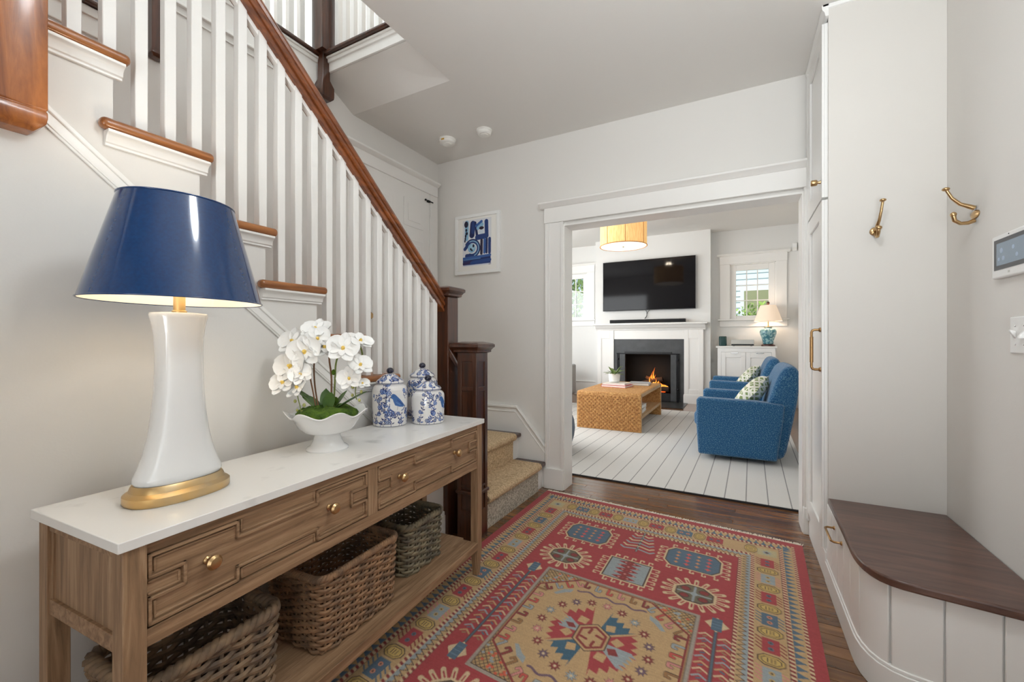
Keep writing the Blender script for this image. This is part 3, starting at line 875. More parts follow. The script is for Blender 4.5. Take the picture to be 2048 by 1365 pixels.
# ------------------------------------------------------------------ hooks, keypad, switch
hk = thing('coat_hook', 'brass double coat hook on the white cabinet panel', 'coat hook', (0.546, 2.503, 1.65), group='brass coat hooks')
kx = 0.546
MB().lathe([(0.019, 0), (0.019, 0.004), (0.012, 0.009)], 18).xf(Matrix.Translation((kx, 2.503, 1.652)) @ Matrix.Rotation(R(90), 4, 'X')).build('back_plate', 'brass', hk, smooth=40, world=True)
MB().tube([(kx, 2.50, 1.655), (kx, 2.47, 1.662), (kx+0.004, 2.445, 1.69), (kx+0.008, 2.432, 1.73), (kx+0.01, 2.42, 1.765)], [0.008, 0.0075, 0.006, 0.0052, 0.005], 10).sphere((kx+0.01, 2.417, 1.770), 0.012, sz=0.6).build('upper_arm', 'brass', hk, smooth=60, world=True)
MB().tube([(kx, 2.50, 1.645), (kx, 2.47, 1.622), (kx-0.002, 2.445, 1.618), (kx-0.003, 2.428, 1.632), (kx-0.003, 2.426, 1.648)], [0.008, 0.007, 0.0065, 0.007, 0.008], 10).sphere((kx-0.003, 2.426, 1.652), 0.013, sz=0.8).build('lower_arm', 'brass', hk, smooth=60, world=True)
h2 = thing('coat_hook', 'brass double coat hook on the right wall near the keypad', 'coat hook', (XR, 2.25, 1.63), group='brass coat hooks')
MB().lathe([(0.016, 0), (0.016, 0.004), (0.010, 0.009)], 18, ry=2.0).xf(Matrix.Translation((XR, 2.25, 1.63)) @ Matrix.Rotation(R(-90), 4, 'Y') @ Matrix.Rotation(R(90), 4, 'Z') @ Matrix.Rotation(R(90), 4, 'Z')).build('back_plate', 'brass', h2, smooth=40, world=True)
MB().tube([(XR-0.004, 2.25, 1.655), (0.772, 2.249, 1.662), (0.745, 2.246, 1.675), (0.72, 2.24, 1.70), (0.703, 2.234, 1.731)], [0.009, 0.0085, 0.0065, 0.0055, 0.005], 10).sphere((0.701, 2.233, 1.735), 0.012, sz=0.6).build('upper_arm', 'brass', h2, smooth=60, world=True)
MB().tube([(XR-0.004, 2.25, 1.608), (0.768, 2.247, 1.60), (0.745, 2.243, 1.60), (0.727, 2.238, 1.612), (0.723, 2.236, 1.632)], [0.008, 0.007, 0.0065, 0.007, 0.008], 10).sphere((0.723, 2.236, 1.635), 0.010).build('lower_arm', 'brass', h2, smooth=60, world=True)

kp = thing('alarm_keypad', 'white wall keypad with a grey touch screen', 'keypad', (XR, 1.97, 1.435))
B(XR-0.018, XR, 1.853, 2.087, 1.362, 1.508).build('housing', 'plastic_white', kp, bevel=0.005, seg=3, world=True)
B(XR-0.0195, XR-0.018, 1.872, 2.068, 1.390, 1.492).build('bezel', 'keypad_bezel', kp, world=True)
B(XR-0.0202, XR-0.0195, 1.89, 2.05, 1.404, 1.478).build('screen', 'keypad_screen', kp, world=True)
for (yy, zz, rr) in ((2.02, 1.452, .009), (2.008, 1.425, .008), (2.035, 1.425, .006), (1.95, 1.452, .007), (1.93, 1.425, .007)):
    MB().lathe([(rr, 0), (rr, 0.0004)], 14).xf(Matrix.Translation((XR-0.0202, yy, zz)) @ Matrix.Rotation(R(-90), 4, 'Y')).build('icon', 'keypad_icon', kp, world=True)
B(XR-0.0185, XR-0.018, 1.975, 1.985, 1.374, 1.381).build('logo', 'receiver', kp, world=True)
MB().sphere((XR-0.018, 1.98, 1.50), 0.002, 8, 6).build('sensor_hole', 'black_plastic', kp, world=True)
sp = thing('light_switch', 'white double toggle light switch plate below the keypad', 'light switch', (XR, 1.95, 1.17))
B(XR-0.006, XR, 1.895, 2.006, 1.11, 1.228).build('plate', 'plastic_white', sp, bevel=0.003, world=True)
for yy, up_ in ((1.974, 1), (1.928, -1)):
    MB().prism([(XR-0.006, 1.158), (XR-0.020, 1.169+0.012*up_), (XR-0.020, 1.175+0.012*up_), (XR-0.006, 1.182)], 'y', yy-0.006, yy+0.006).build('toggle', 'plastic_white', sp, bevel=0.002, world=True)
    for zz in (1.139, 1.199):
        MB().sphere((XR-0.006, yy, zz), 0.003, 8, 6, sx=0.5).build('screw', 'chrome', sp, world=True)

# smoke detectors
def detector(x, y, r, label):
    q = thing('smoke_detector', label, 'smoke detector', (x, y, ZC), group='ceiling detectors')
    MB().lathe([(r, 0), (r, -0.008), (r*0.93, -0.012), (r*0.90, -0.030), (r*0.72, -0.038)], 32).build('housing', 'detector', q, smooth=35)
    MB().lathe([(r*0.5, -0.0375), (r*0.5, -0.041), (r*0.3, -0.042)], 24).build('grille', 'detector', q, smooth=35)
    return q
q = detector(-2.055, 2.745, 0.068, 'round white smoke detector with a yellow mark, left one on the ceiling')
B(-0.01, 0.015, -0.066, -0.061, -0.026, -0.016).build('warning_label', 'detector_mark', q)
q = detector(-1.715, 2.755, 0.060, 'smaller round white detector, right one on the ceiling')

# picture
pc = thing('framed_painting', 'white framed abstract blue painting on the far wall', 'painting', (-1.983, YF, 1.985))
x0, x1, z0, z1 = -2.207, -1.758, 1.728, 2.24
fr = MB()
for a in ((x0, x1, z0, z0+0.026), (x0, x1, z1-0.026, z1), (x0, x0+0.026, z0+0.026, z1-0.026), (x1-0.026, x1, z0+0.026, z1-0.026)):
    fr.box(a[0], a[1], YF-0.032, YF, a[2], a[3])
fr.build('frame', 'plastic_white', pc, bevel=0.0015, world=True)
B(x0+0.026, x1-0.026, YF-0.018, YF-0.002, z0+0.026, z1-0.026).build('mat_board', 'paper', pc, world=True)
cv = Canvas(0.30, 0.40, 0.0018, (222, 224, 228))
nv, db, mb_, lb, dk = (38, 62, 120), (28, 40, 88), (58, 96, 160), (140, 184, 214), (24, 24, 52)
S = 0.30/480.0   # picture drawn in units of a 480 x 760 sheet
def L_(pts, w, c): cv.pline([(x*S, y*S*0.842) for x, y in pts], w*S, c)
def E_(x, y, a, b, c): cv.ell(x*S, y*S*0.842, a*S, b*S*0.842, c)
L_([(72, 40), (68, 300)], 66, lb)
E_(62, 66, 34, 52, dk)
for (x, y, a) in ((64, 160, 16), (70, 215, 20), (52, 255, 15), (46, 300, 13), (40, 335, 12)): E_(x, y, a, 26, dk)
L_([(175, 70), (160, 250)], 86, db); L_([(190, 60), (178, 200)], 60, nv)
L_([(215, 60), (250, 300)], 40, db)
L_([(250, 300), (400, 290)], 74, nv); L_([(400, 60), (405, 290)], 62, nv)
L_([(235, 110), (320, 50)], 40, mb_); L_([(262, 150), (330, 100)], 52, lb); L_([(300, 220), (330, 215)], 56, (206, 216, 228))
E_(320, 155, 40, 26, (44, 30, 52))
th = [R(a) for a in range(-150, 121, 12)]
L_([(165+105*math.cos(a), 470+118*math.sin(a)) for a in th], 52, nv)
L_([(165+108*math.cos(a), 470+122*math.sin(a)) for a in th], 14, lb)
L_([(165+132*math.cos(a), 470+150*math.sin(a)) for a in th], 10, db)
L_([(40, 470), (110, 390)], 50, nv)
L_([(70, 585), (170, 590)], 56, nv)
E_(155, 465, 66, 74, lb); E_(170, 445, 40, 48, (166, 202, 224)); E_(185, 430, 16, 26, dk); E_(140, 480, 14, 20, dk); E_(160, 500, 12, 16, dk)
L_([(322, 355), (318, 565)], 42, (46, 38, 62)); L_([(372, 350), (368, 555)], 40, mb_); L_([(408, 345), (404, 560)], 32, db); L_([(452, 345), (450, 560)], 46, nv)
cv.rect(4*S, 605*S*0.842, 470*S, 735*S*0.842, nv)
L_([(20, 625), (460, 605)], 34, mb_); L_([(20, 665), (460, 640)], 12, db); L_([(20, 710), (150, 690)], 40, (46, 40, 84)); L_([(150, 705), (460, 680)], 40, (40, 72, 132)); L_([(20, 650), (300, 640)], 14, (80, 122, 176))
L_([(20, 742), (450, 736)], 8, (186, 196, 216)); L_([(440, 752), (468, 748)], 7, (60, 56, 70))
a = cv.out(); hh, ww = a.shape[:2]
ax0, ax1, az0, az1 = -2.132, -1.842, 1.797, 2.196
U, V = np.meshgrid(np.linspace(0, 1, ww), np.linspace(0, 1, hh))
wob = 0.0
pos = np.stack([ax0+(ax1-ax0)*U+1.983, np.full_like(U, -0.0192), az1-(az1-az0)*V-1.985], -1)
o = bpy.data.objects.new('painted_sheet', grid_mesh('painted_sheet', ww, hh, pos, a, 'paint_print')); COL.objects.link(o); o.parent = pc

# ------------------------------------------------------------------ hall rug
RTL, RTR, RBL, RBR = (-1.296, 2.996), (0.309, 2.854), (-1.28, 0.30), (0.21, 0.205)
RW, RL = 1.6, 2.67
red, dred, tan, blu, lbl, drk, pnk, pur, crm = (163, 65, 68), (137, 59, 56), (188, 156, 114), (86, 107, 124), (150, 158, 160), (86, 68, 60), (202, 134, 128), (112, 88, 104), (206, 182, 146)
cv = Canvas(RW, RL, 0.0036, red)
# nested borders: d = distance from the long sides, scaled a little at the ends
def ring(d0, d1, c):
    e0, e1 = d0*1.12, d1*1.12
    cv.rect(d0, e0, RW-d0, e1, c); cv.rect(d0, RL-e1, RW-d0, RL-e0, c)
    cv.rect(d0, e0, d1, RL-e0, c); cv.rect(RW-d1, e0, RW-d0, RL-e0, c)
def candy(d0, d1, c1, c2, per=0.022):
    ring(d0, d1, c1)
    e0, e1 = d0*1.12, d1*1.12
    n = int((RW-2*d0)/per)
    for i in range(n):
        u = d0+i*per
        for (a, b) in ((e0, e1), (RL-e1, RL-e0)):
            cv.poly([(u, a), (u+per*.5, a), (u+per*.7, b), (u+per*.2, b)], c2)
    n = int((RL-2*e0)/per)
    for i in range(n):
        v = e0+i*per
        for (a, b) in ((d0, d1), (RW-d1, RW-d0)):
            cv.poly([(a, v), (b, v+per*.2), (b, v+per*.7), (a, v+per*.5)], c2)
candy(0.045, 0.060, dred, crm)
ring(0.060, 0.100, tan)
per = 0.036
for i in range(int((RL-0.14)/per)):
    v = 0.07+i*per
    for s in (0, 1):
        X = (lambda d: d) if s == 0 else (lambda d: RW-d)
        cv.poly([(X(0.099), v), (X(0.099), v+per*.94), (X(0.066), v+per*.47)], blu)
        cv.line((X(0.095), v+per*.47), (X(0.068), v+per*.47), 0.007, blu)
for i in range(int((RW-0.12)/per)):
    u = 0.062+i*per
    for s in (0, 1):
        Vv = (lambda d: d) if s == 0 else (lambda d: RL-d)
        cv.poly([(u, Vv(0.111)), (u+per*.94, Vv(0.111)), (u+per*.47, Vv(0.078))], blu)
        cv.line((u+per*.47, Vv(0.11)), (u+per*.47, Vv(0.072)), 0.007, blu)
candy(0.100, 0.118, dred, crm)
ring(0.118, 0.232, tan)
ring(0.118, 0.121, drk)
def oval_m(u, v, horiz, s=1.0):
    a, b = (0.046*s, 0.031*s) if not horiz else (0.031*s, 0.046*s)
    oct_ = lambda a, b: [(u+a*x, v+b*y) for x, y in ((-1, -.4), (-.55, -1), (.55, -1), (1, -.4), (1, .4), (.55, 1), (-.55, 1), (-1, .4))]
    cv.poly(oct_(a, b), drk); cv.poly(oct_(a*.9, b*.87), (190, 160, 92)); cv.poly(oct_(a*.72, b*.68), drk); cv.poly(oct_(a*.64, b*.58), (196, 166, 98))
    for k in (-1, 0, 1):
        if horiz: cv.line((u-a*.35, v+k*b*.26), (u+a*.35, v+k*b*.26), 0.0035, drk)
        else: cv.line((u+k*a*.26, v-b*.35), (u+k*a*.26, v+b*.35), 0.0035, drk)
def panel_m(u, v, c, horiz):
    h_ = 0.044
    a, b = (0.030, h_) if not horiz else (h_, 0.030)
    cv.rect(u-a, v-b, u+a, v+b, c)
    ic = {red: blu, blu: (210, 138, 110), lbl: (190, 160, 100)}.get(c, crm)
    for k in (-1, 1):
        p = (u, v+k*b*.42) if not horiz else (u+k*a*.42, v)
        cv.ell(p[0], p[1], 0.010, 0.010, ic); cv.ell(p[0], p[1], 0.0045, 0.0045, drk)
    # comb teeth at both sides
    for k in range(4):
        for s in (-1, 1):
            t = (k-1.5)*0.021
            cc = dred if c == red else (blu if c == blu else pnk)
            if not horiz:
                cv.line((u+s*a*1.05, v+t), (u+s*(a+0.02), v+t+s*0.014), 0.006, cc)
            else:
                cv.line((u+t, v+s*b*1.05), (u+t+s*0.014, v+s*(b+0.02)), 0.006, cc)
cyc = [red, blu, red, lbl]
for s in (0, 1):
    u = 0.175 if s == 0 else RW-0.175
    v = 0.33; k = 0
    while v < RL-0.25:
        panel_m(u, v, cyc[(k+2*s) % 4], False)
        oval_m(u, v+0.086, False)
        v += 0.172; k += 1
    vv = 0.196 if s == 0 else RL-0.196
    uu = 0.36; k = 0
    while uu < RW-0.28:
        oval_m(uu-0.08, vv, True); panel_m(uu, vv, cyc[(k+1) % 4], True); uu += 0.162; k += 1
    oval_m(RW-0.25, vv, True)
for (u, v) in ((0.175, 0.205), (RW-0.175, 0.205), (0.175, RL-0.205), (RW-0.175, RL-0.205)):
    cv.rect(u-0.045, v-0.04, u+0.045, v+0.04, (182, 170, 130)); cv.star(u, v, 0.03, lbl); cv.star(u, v, 0.014, drk)
candy(0.232, 0.250, dred, crm)
ring(0.250, 0.270, lbl); ring(0.270, 0.290, tan)
for i in range(int((RL-0.58)/0.028)):
    v = 0.29+i*0.028
    for s in (0, 1):
        X = (lambda d: d) if s == 0 else (lambda d: RW-d)
        cv.poly([(X(0.288), v), (X(0.288), v+0.028), (X(0.256), v+0.014)], tan)
        cv.pline([(X(0.286), v), (X(0.257), v+0.014), (X(0.286), v+0.028)], 0.0035, drk)
for i in range(int((RW-0.54)/0.028)):
    u = 0.27+i*0.028
    for s in (0, 1):
        Vv = (lambda d: d) if s == 0 else (lambda d: RL-d)
        cv.poly([(u, Vv(0.322)), (u+0.028, Vv(0.322)), (u+0.014, Vv(0.288))], tan)
        cv.pline([(u, Vv(0.320)), (u+0.014, Vv(0.290)), (u+0.028, Vv(0.320))], 0.0035, drk)
candy(0.290, 0.305, dred, crm)
ring(0.3035, 0.306, drk)
VC = RL/2.0; UC = 0.81
def hook(u, v, du, dv, ln, c, w=0.0075, flip=1):
    pu, pv = -dv*flip, du*flip
    p0 = (u, v); p1 = (u+du*ln, v+dv*ln); p2 = (p1[0]+pu*ln*.55, p1[1]+pv*ln*.55); p3 = (p2[0]-du*ln*.38, p2[1]-dv*ln*.38)
    cv.pline([p0, p1, p2, p3], w, c)
def gul(u, v, a, b, M_):
    oc = [(-1, -.55), (-.75, -1), (.75, -1), (1, -.55), (1, .55), (.75, 1), (-.75, 1), (-1, .55)]
    cv.poly([(u+x*(a+.014), v+y*(b+.014)) for x, y in oc], crm)
    cv.poly([(u+x*(a+.006), v+y*(b+.006)) for x, y in oc], drk)
    cv.poly([(u+x*a, v+y*b) for x, y in oc], blu)
    for k, x in enumerate((-.55, -.18, .18, .55)):
        for y in (-.6, -.2, .2, .6):
            if (k % 2) == 0 or True:
                cv.star(u+x*a*1.1, v+y*b, 0.016 if k % 2 else 0.013, (204, 92, 88) if k % 2 else (206, 140, 96), 4, .5)
    for s in (-1, 1):
        for k in range(5):
            hook(u+s*(a+.012), v+(k-2)*b*.44, s, 0, .034, crm, flip=s)
        for k in range(5):
            hook(u+(k-2)*a*.44, v+s*(b+.012), 0, s, .028, crm, flip=-s)
def boxc(u, v, a, b):
    cv.rect(u-a-.014, v-b-.014, u+a+.014, v+b+.014, crm); cv.rect(u-a-.006, v-b-.006, u+a+.006, v+b+.006, drk); cv.rect(u-a, v-b, u+a, v+b, lbl)
    for k in range(5):
        y = v-b*.8+k*b*.4
        cv.poly([(u-a*.62, y), (u, y-.022), (u+a*.62, y), (u, y+.022)], dred)
        for j in (-2, -1, 0, 1, 2): cv.star(u+j*a*.22, y, .009, pnk if (j+k) % 2 else red, 4, .5)
    for s in (-1, 1):
        for k in range(5): hook(u+s*(a+.012), v+(k-2)*b*.44, s, 0, .036, crm, flip=s)
        for k in range(5): hook(u+(k-2)*a*.44, v+s*(b+.012), 0, s, .030, crm, flip=-s)
def rosette(u, v):
    n = 18
    for k in range(n):
        t = 2*PI*(k+.5)/n; c_, s_ = math.cos(t), math.sin(t)
        p, q = (u+c_*.082, v+s_*.072), (u+c_*.138, v+s_*.118)
        cv.line(p, q, .020, crm); cv.line((u+c_*.095, v+s_*.085), (u+c_*.126, v+s_*.107), .0065, red)
    oc = [(math.cos(R(22.5+45*k)), math.sin(R(22.5+45*k))) for k in range(8)]
    cv.poly([(u+x*.10, v+y*.084) for x, y in oc], crm); cv.poly([(u+x*.088, v+y*.074) for x, y in oc], drk); cv.poly([(u+x*.080, v+y*.066) for x, y in oc], (112, 104, 84))
    for (x, y) in ((-.5, -.45), (.5, -.45), (-.5, .45), (.5, .45)): cv.ell(u+x*.08, v+y*.066, .024, .019, drk); cv.ell(u+x*.08, v+y*.066, .019, .015, dred)
    cv.line((u-.07, v), (u+.07, v), .010, lbl); cv.line((u, v-.058), (u, v+.058), .010, lbl); cv.ell(u, v, .016, .014, lbl)
def tree(u, v, sgn):
    cv.line((u, v-.12), (u, v+.12), .012, drk); cv.line((u, v-.12), (u, v+.12), .006, lbl)
    for k in range(6):
        y = v+sgn*(-.09+k*.036)
        for s in (-1, 1):
            L2 = .03+.008*k
            cv.pline([(u, y), (u+s*L2, y+sgn*.018), (u+s*(L2+.02), y)], .012, lbl if k % 2 else crm)
    for k in range(5): cv.star(u, v+(k-2)*.045, .010, drk, 4)
def arrow(u, v0, v1):
    cv.line((u, v0), (u, v1), .014, drk); cv.line((u, v0), (u, v1), .008, blu)
    for vv in (v0, v1):
        cv.poly([(u-.046, vv), (u, vv-.05), (u+.046, vv), (u, vv+.05)], crm); cv.rect(u-.02, vv-.042, u+.02, vv+.042, blu)
        for k in (-1, 0, 1): cv.line((u-.018, vv+k*.02), (u+.018, vv+k*.02), .005, (104, 128, 146))
    n = int((v1-v0-.12)/.034)
    for k in range(n):
        y = v0+.075+k*.034
        for s in (-1, 1):
            c = [crm, lbl, tan][k % 3]
            cv.pline([(u+s*.012, y+.016), (u+s*.036, y), (u+s*.058, y+.016)], .0075, c)
            cv.line((u+s*.03, y+.016), (u+s*.042, y+.022), .007, blu if k % 2 else (150, 120, 90))
for top in (True, False):
    f = (lambda v: v) if top else (lambda v: 2*VC-v)
    sg = 1 if top else -1
    gul(0.511, f(0.512), .118, .092, sg); gul(UC*2-0.511-.02, f(0.512), .126, .092, sg)
    tree(0.805, f(0.452), sg)
    boxc(0.81, f(0.79), .098, .092)
    rosette(0.483, f(0.820)); rosette(1.130, f(0.820))
arrow(0.383, 1.005, 2*VC-1.005); arrow(1.237, 0.995, 2*VC-0.995)
# central framed field
fu0, fu1, fv0, fv1 = 0.449, 1.171, 0.967, 2*VC-0.967
cv.rect(fu0, fv0, fu1, fv1, (160, 150, 138)); cv.rect(fu0+.014, fv0+.014, fu1-.014, fv1-.014, drk); cv.rect(fu0+.018, fv0+.018, fu1-.018, fv1-.018, (182, 150, 104))
ci = .021; cc = 0.17; cd = .13
oct_f = lambda i, k: [(fu0+i+cc*k, fv0+i), (fu1-i-cc*k, fv0+i), (fu1-i, fv0+i+cd*k), (fu1-i, fv1-i-cd*k), (fu1-i-cc*k, fv1-i), (fu0+i+cc*k, fv1-i), (fu0+i, fv1-i-cd*k), (fu0+i, fv0+i+cd*k)]
# corner lattices
for k in range(30):
    o_ = k*.021
    for (u, s) in ((fu0+.018, 1), (fu1-.018, -1)):
        for (v, t) in ((fv0+.018, 1), (fv1-.018, -1)):
            cv.line((u+s*o_, v), (u, v+t*o_), .0032, drk) if o_ < .21 else None
            if o_ < .16: cv.line((u+s*o_, v), (u+s*(o_+.10), v+t*.10), .0032, drk); cv.line((u, v+t*o_), (u+s*.10, v+t*(o_+.10)), .0032, drk)
rnd = random.Random(5)
for k in range(60):
    a_, b_ = rnd.random()*.17, rnd.random()*.13
    if a_/.17+b_/.13 < .95:
        for (u, s) in ((fu0+.022, 1), (fu1-.022, -1)):
            for (v, t) in ((fv0+.022, 1), (fv1-.022, -1)): cv.ell(u+s*a_, v+t*b_, .007, .006, rnd.choice([lbl, lbl, (204, 96, 70), tan]))
cv.poly(oct_f(ci, 1.0), dred); cv.poly(oct_f(ci+.008, 0.98), tan)
hc = [dred, lbl, (190, 84, 74), pnk, (150, 110, 70)]
ob = oct_f(ci+.012, .97); ob2 = ob+[ob[0]]; n = 0
for a_, b_ in zip(ob2, ob2[1:]):
    d = Vector((b_[0]-a_[0], b_[1]-a_[1])); Ln = d.length; d.normalize()
    nn = Vector((UC-(a_[0]+b_[0])/2, VC-(a_[1]+b_[1])/2)); nn = (nn-d*nn.dot(d)).normalized()
    q = int(Ln/.047)
    for k in range(q):
        u, v = a_[0]+d.x*(k+.5)*Ln/q, a_[1]+d.y*(k+.5)*Ln/q
        c = hc[n % 5]; n += 1
        p1 = (u+nn.x*.038, v+nn.y*.038)
        cv.pline([(u, v), p1, (p1[0]+d.x*.018, p1[1]+d.y*.018), (p1[0]+d.x*.02-nn.x*.014, p1[1]+d.y*.02-nn.y*.014)], .0135, drk)
        cv.pline([(u, v), p1, (p1[0]+d.x*.018, p1[1]+d.y*.018), (p1[0]+d.x*.02-nn.x*.014, p1[1]+d.y*.02-nn.y*.014)], .0095, c)
for s in (-1, 1):
    pts = [(UC+x, VC+s*(-.262+.008*math.sin(x*75))) for x in np.linspace(-.155, .155, 40)]
    cv.pline(pts, .010, pur)
    for t in (-1, 1):
        cv.poly([(UC+t*.175, VC+s*-.255), (UC+t*.215, VC+s*-.235), (UC+t*.25, VC+s*-.185), (UC+t*.235, VC+s*-.18), (UC+t*.2, VC+s*-.215), (UC+t*.18, VC+s*-.225)], lbl)
ns = 20; sc = [dred, pur, dred, pnk, dred, lbl]
for k in range(ns):
    t = 2*PI*k/ns
    u, v = UC+.222*math.cos(t), VC+.215*math.sin(t)
    cv.star(u, v, .027, drk, 8, .5, .2); cv.star(u, v, .024, sc[k % 6], 8, .45, .2); cv.ell(u, v, .006, .006, crm)
def petal(t, c, inner, wid, teeth=4, rl=.175):
    ct, st_ = math.cos(t), math.sin(t)
    def T(a, b): return (UC+ct*a-st_*b, VC+st_*a+ct*b)
    pts = [T(.055, -wid*.25)]
    for k in range(teeth+1):
        b = -wid+2*wid*k/teeth
        pts.append(T(rl-.0+.0*b, b))
        if k < teeth: pts.append(T(rl*.85, b+wid/teeth))
    pts.append(T(.055, wid*.25))
    cv.poly(pts, c)
    cv.poly([T(.075, 0), T(.10, -wid*.36), T(.13, 0), T(.10, wid*.36)], inner)
blue2 = (66, 98, 116)
petal(R(-128), red, tan, .078); petal(R(-58), blue2, tan, .07); petal(R(-12), red, tan, .07, 4, .18)
petal(R(52), red, tan, .078); petal(R(122), blue2, tan, .07); petal(R(168), red, tan, .07, 4, .18)
petal(R(-165), lbl, dred, .045, 6, .15); petal(R(20), lbl, dred, .06, 6, .18)
hexp = lambda r: [(UC+r*math.cos(R(60*k+30)), VC+r*1.1*math.sin(R(60*k+30))) for k in range(6)]
for r, c in ((.078, drk), (.073, tan), (.064, dred), (.052, tan)): cv.poly(hexp(r), c)
for k in range(4):
    t = R(45+90*k); cv.line((UC+.022*math.cos(t), VC+.026*math.sin(t)), (UC+.042*math.cos(t+.5), VC+.045*math.sin(t+.5)), .012, dred)
a = cv.out(); hh, ww = a.shape[:2]
a = a*(1+0.05*np.random.RandomState(1).randn(hh, ww, 1))*(1+.03*np.random.RandomState(2).randn(hh, 1, 1))
a = np.clip(a, 0, 1)
U, V = np.meshgrid(np.linspace(0, 1, ww), np.linspace(0, 1, hh))
def bil(i): return RTL[i]*(1-U)*(1-V)+RTR[i]*U*(1-V)+RBL[i]*(1-U)*V+RBR[i]*U*V
rg = thing('oriental_rug', 'red and tan oriental rug with geometric medallions on the hall floor', 'rug', (-0.5, 1.6, 0))
pos = np.stack([bil(0)+.5, bil(1)-1.6, np.full_like(U, 0.007)+0.0006*np.random.RandomState(3).rand(hh, ww)], -1)
o = bpy.data.objects.new('rug_pile', grid_mesh('rug_pile', ww, hh, pos, a, 'rug_print')); COL.objects.link(o); o.parent = rg
mat('rug_back', (140, 60, 58), 0.95)
cs = [RTL, RTR, RBR, RBL]
MB().add([(p[0], p[1], 0.0005) for p in cs]+[(p[0], p[1], 0.0068) for p in cs], [(3,2,1,0),(4,5,6,7),(0,1,5,4),(1,2,6,5),(2,3,7,6),(3,0,4,7)]).build('rug_backing', 'rug_back', rg, world=True)
fq = MB(); rnd = random.Random(9)
d = Vector((RTR[0]-RTL[0], RTR[1]-RTL[1])); ln = d.length; d.normalize(); nn = Vector((-d.y, d.x))
for k in range(420):
    s = (k+.5)/420*ln
    p = Vector(RTL)+d*s; L_2 = .026+rnd.random()*.012; sw_ = rnd.uniform(-.012, .012)
    p0 = p-nn*.004; p1 = p+nn*L_2*.5+d*sw_*.4; p2 = p+nn*L_2+d*sw_
    fq.tube([(p0.x, p0.y, .006), (p1.x, p1.y, .005), (p2.x, p2.y, .003)], [.0022, .0026, .0016], 4)
fq.build('fringe', 'fringe', rg, world=True, kind='stuff')

# ------------------------------------------------------------------ console table (own axes: x along the front, y to the wall)
CON = (-1.036, 0.361, 0.0); CRZ = R(93.07); CL = 1.42; CD = 0.385
ct = thing('console_table', 'weathered wood console table with a white stone top and two fretwork drawers', 'console table', CON, CRZ)
B(-0.006, CL+0.004, -0.004, CD, 0.746, 0.767).build('stone_top', 'quartz', ct, bevel=0.0015)
def leg(x0, y0):
    w_ = 0.040
    m = MB().loft([sq(x0+w_/2, y0+w_/2, hh_, hh_, z) for hh_, z in ((0.013, 0.0078), (0.020, 0.13), (0.020, 0.746))])
    m.build('leg', 'console_wood_z', ct, bevel=0.0015)
for lx in (0.005, CL-0.045):
    for ly in (0.006, CD-0.05): leg(lx, ly)
B(0.045, CL-0.045, 0.012, 0.040, 0.722, 0.746).build('front_rail', 'console_wood_x', ct)
B(0.045, CL-0.045, 0.010, 0.042, 0.534, 0.570).build('front_rail', 'console_wood_x', ct, bevel=0.001)
B(0.654, 0.698, 0.010, 0.040, 0.570, 0.722).build('centre_stile', 'console_wood_z', ct, bevel=0.001)
B(0.045, CL-0.045, CD-0.022, CD-0.012, 0.534, 0.746).build('back_panel', 'console_wood_x', ct)
for x in (0.012, CL-0.024):
    B(x+0.004, x+0.010, 0.046, CD-0.05, 0.566, 0.726).build('side_panel', 'console_wood_z', ct)
    for zz in ((0.534, 0.568), (0.722, 0.746)):
        B(x-0.003, x+0.016, 0.046, CD-0.05, *zz).build('side_rail', 'console_wood_x', ct, bevel=0.001)
    for yy in ((0.046, 0.056), (CD-0.06, CD-0.05)):
        B(x, x+0.006, yy[0], yy[1], 0.568, 0.722).build('side_bead', 'console_wood_z', ct, bevel=0.001)
B(0.055, CL-0.055, 0.04, CD-0.03, 0.545, 0.552).build('drawer_base', 'console_wood_x', ct)
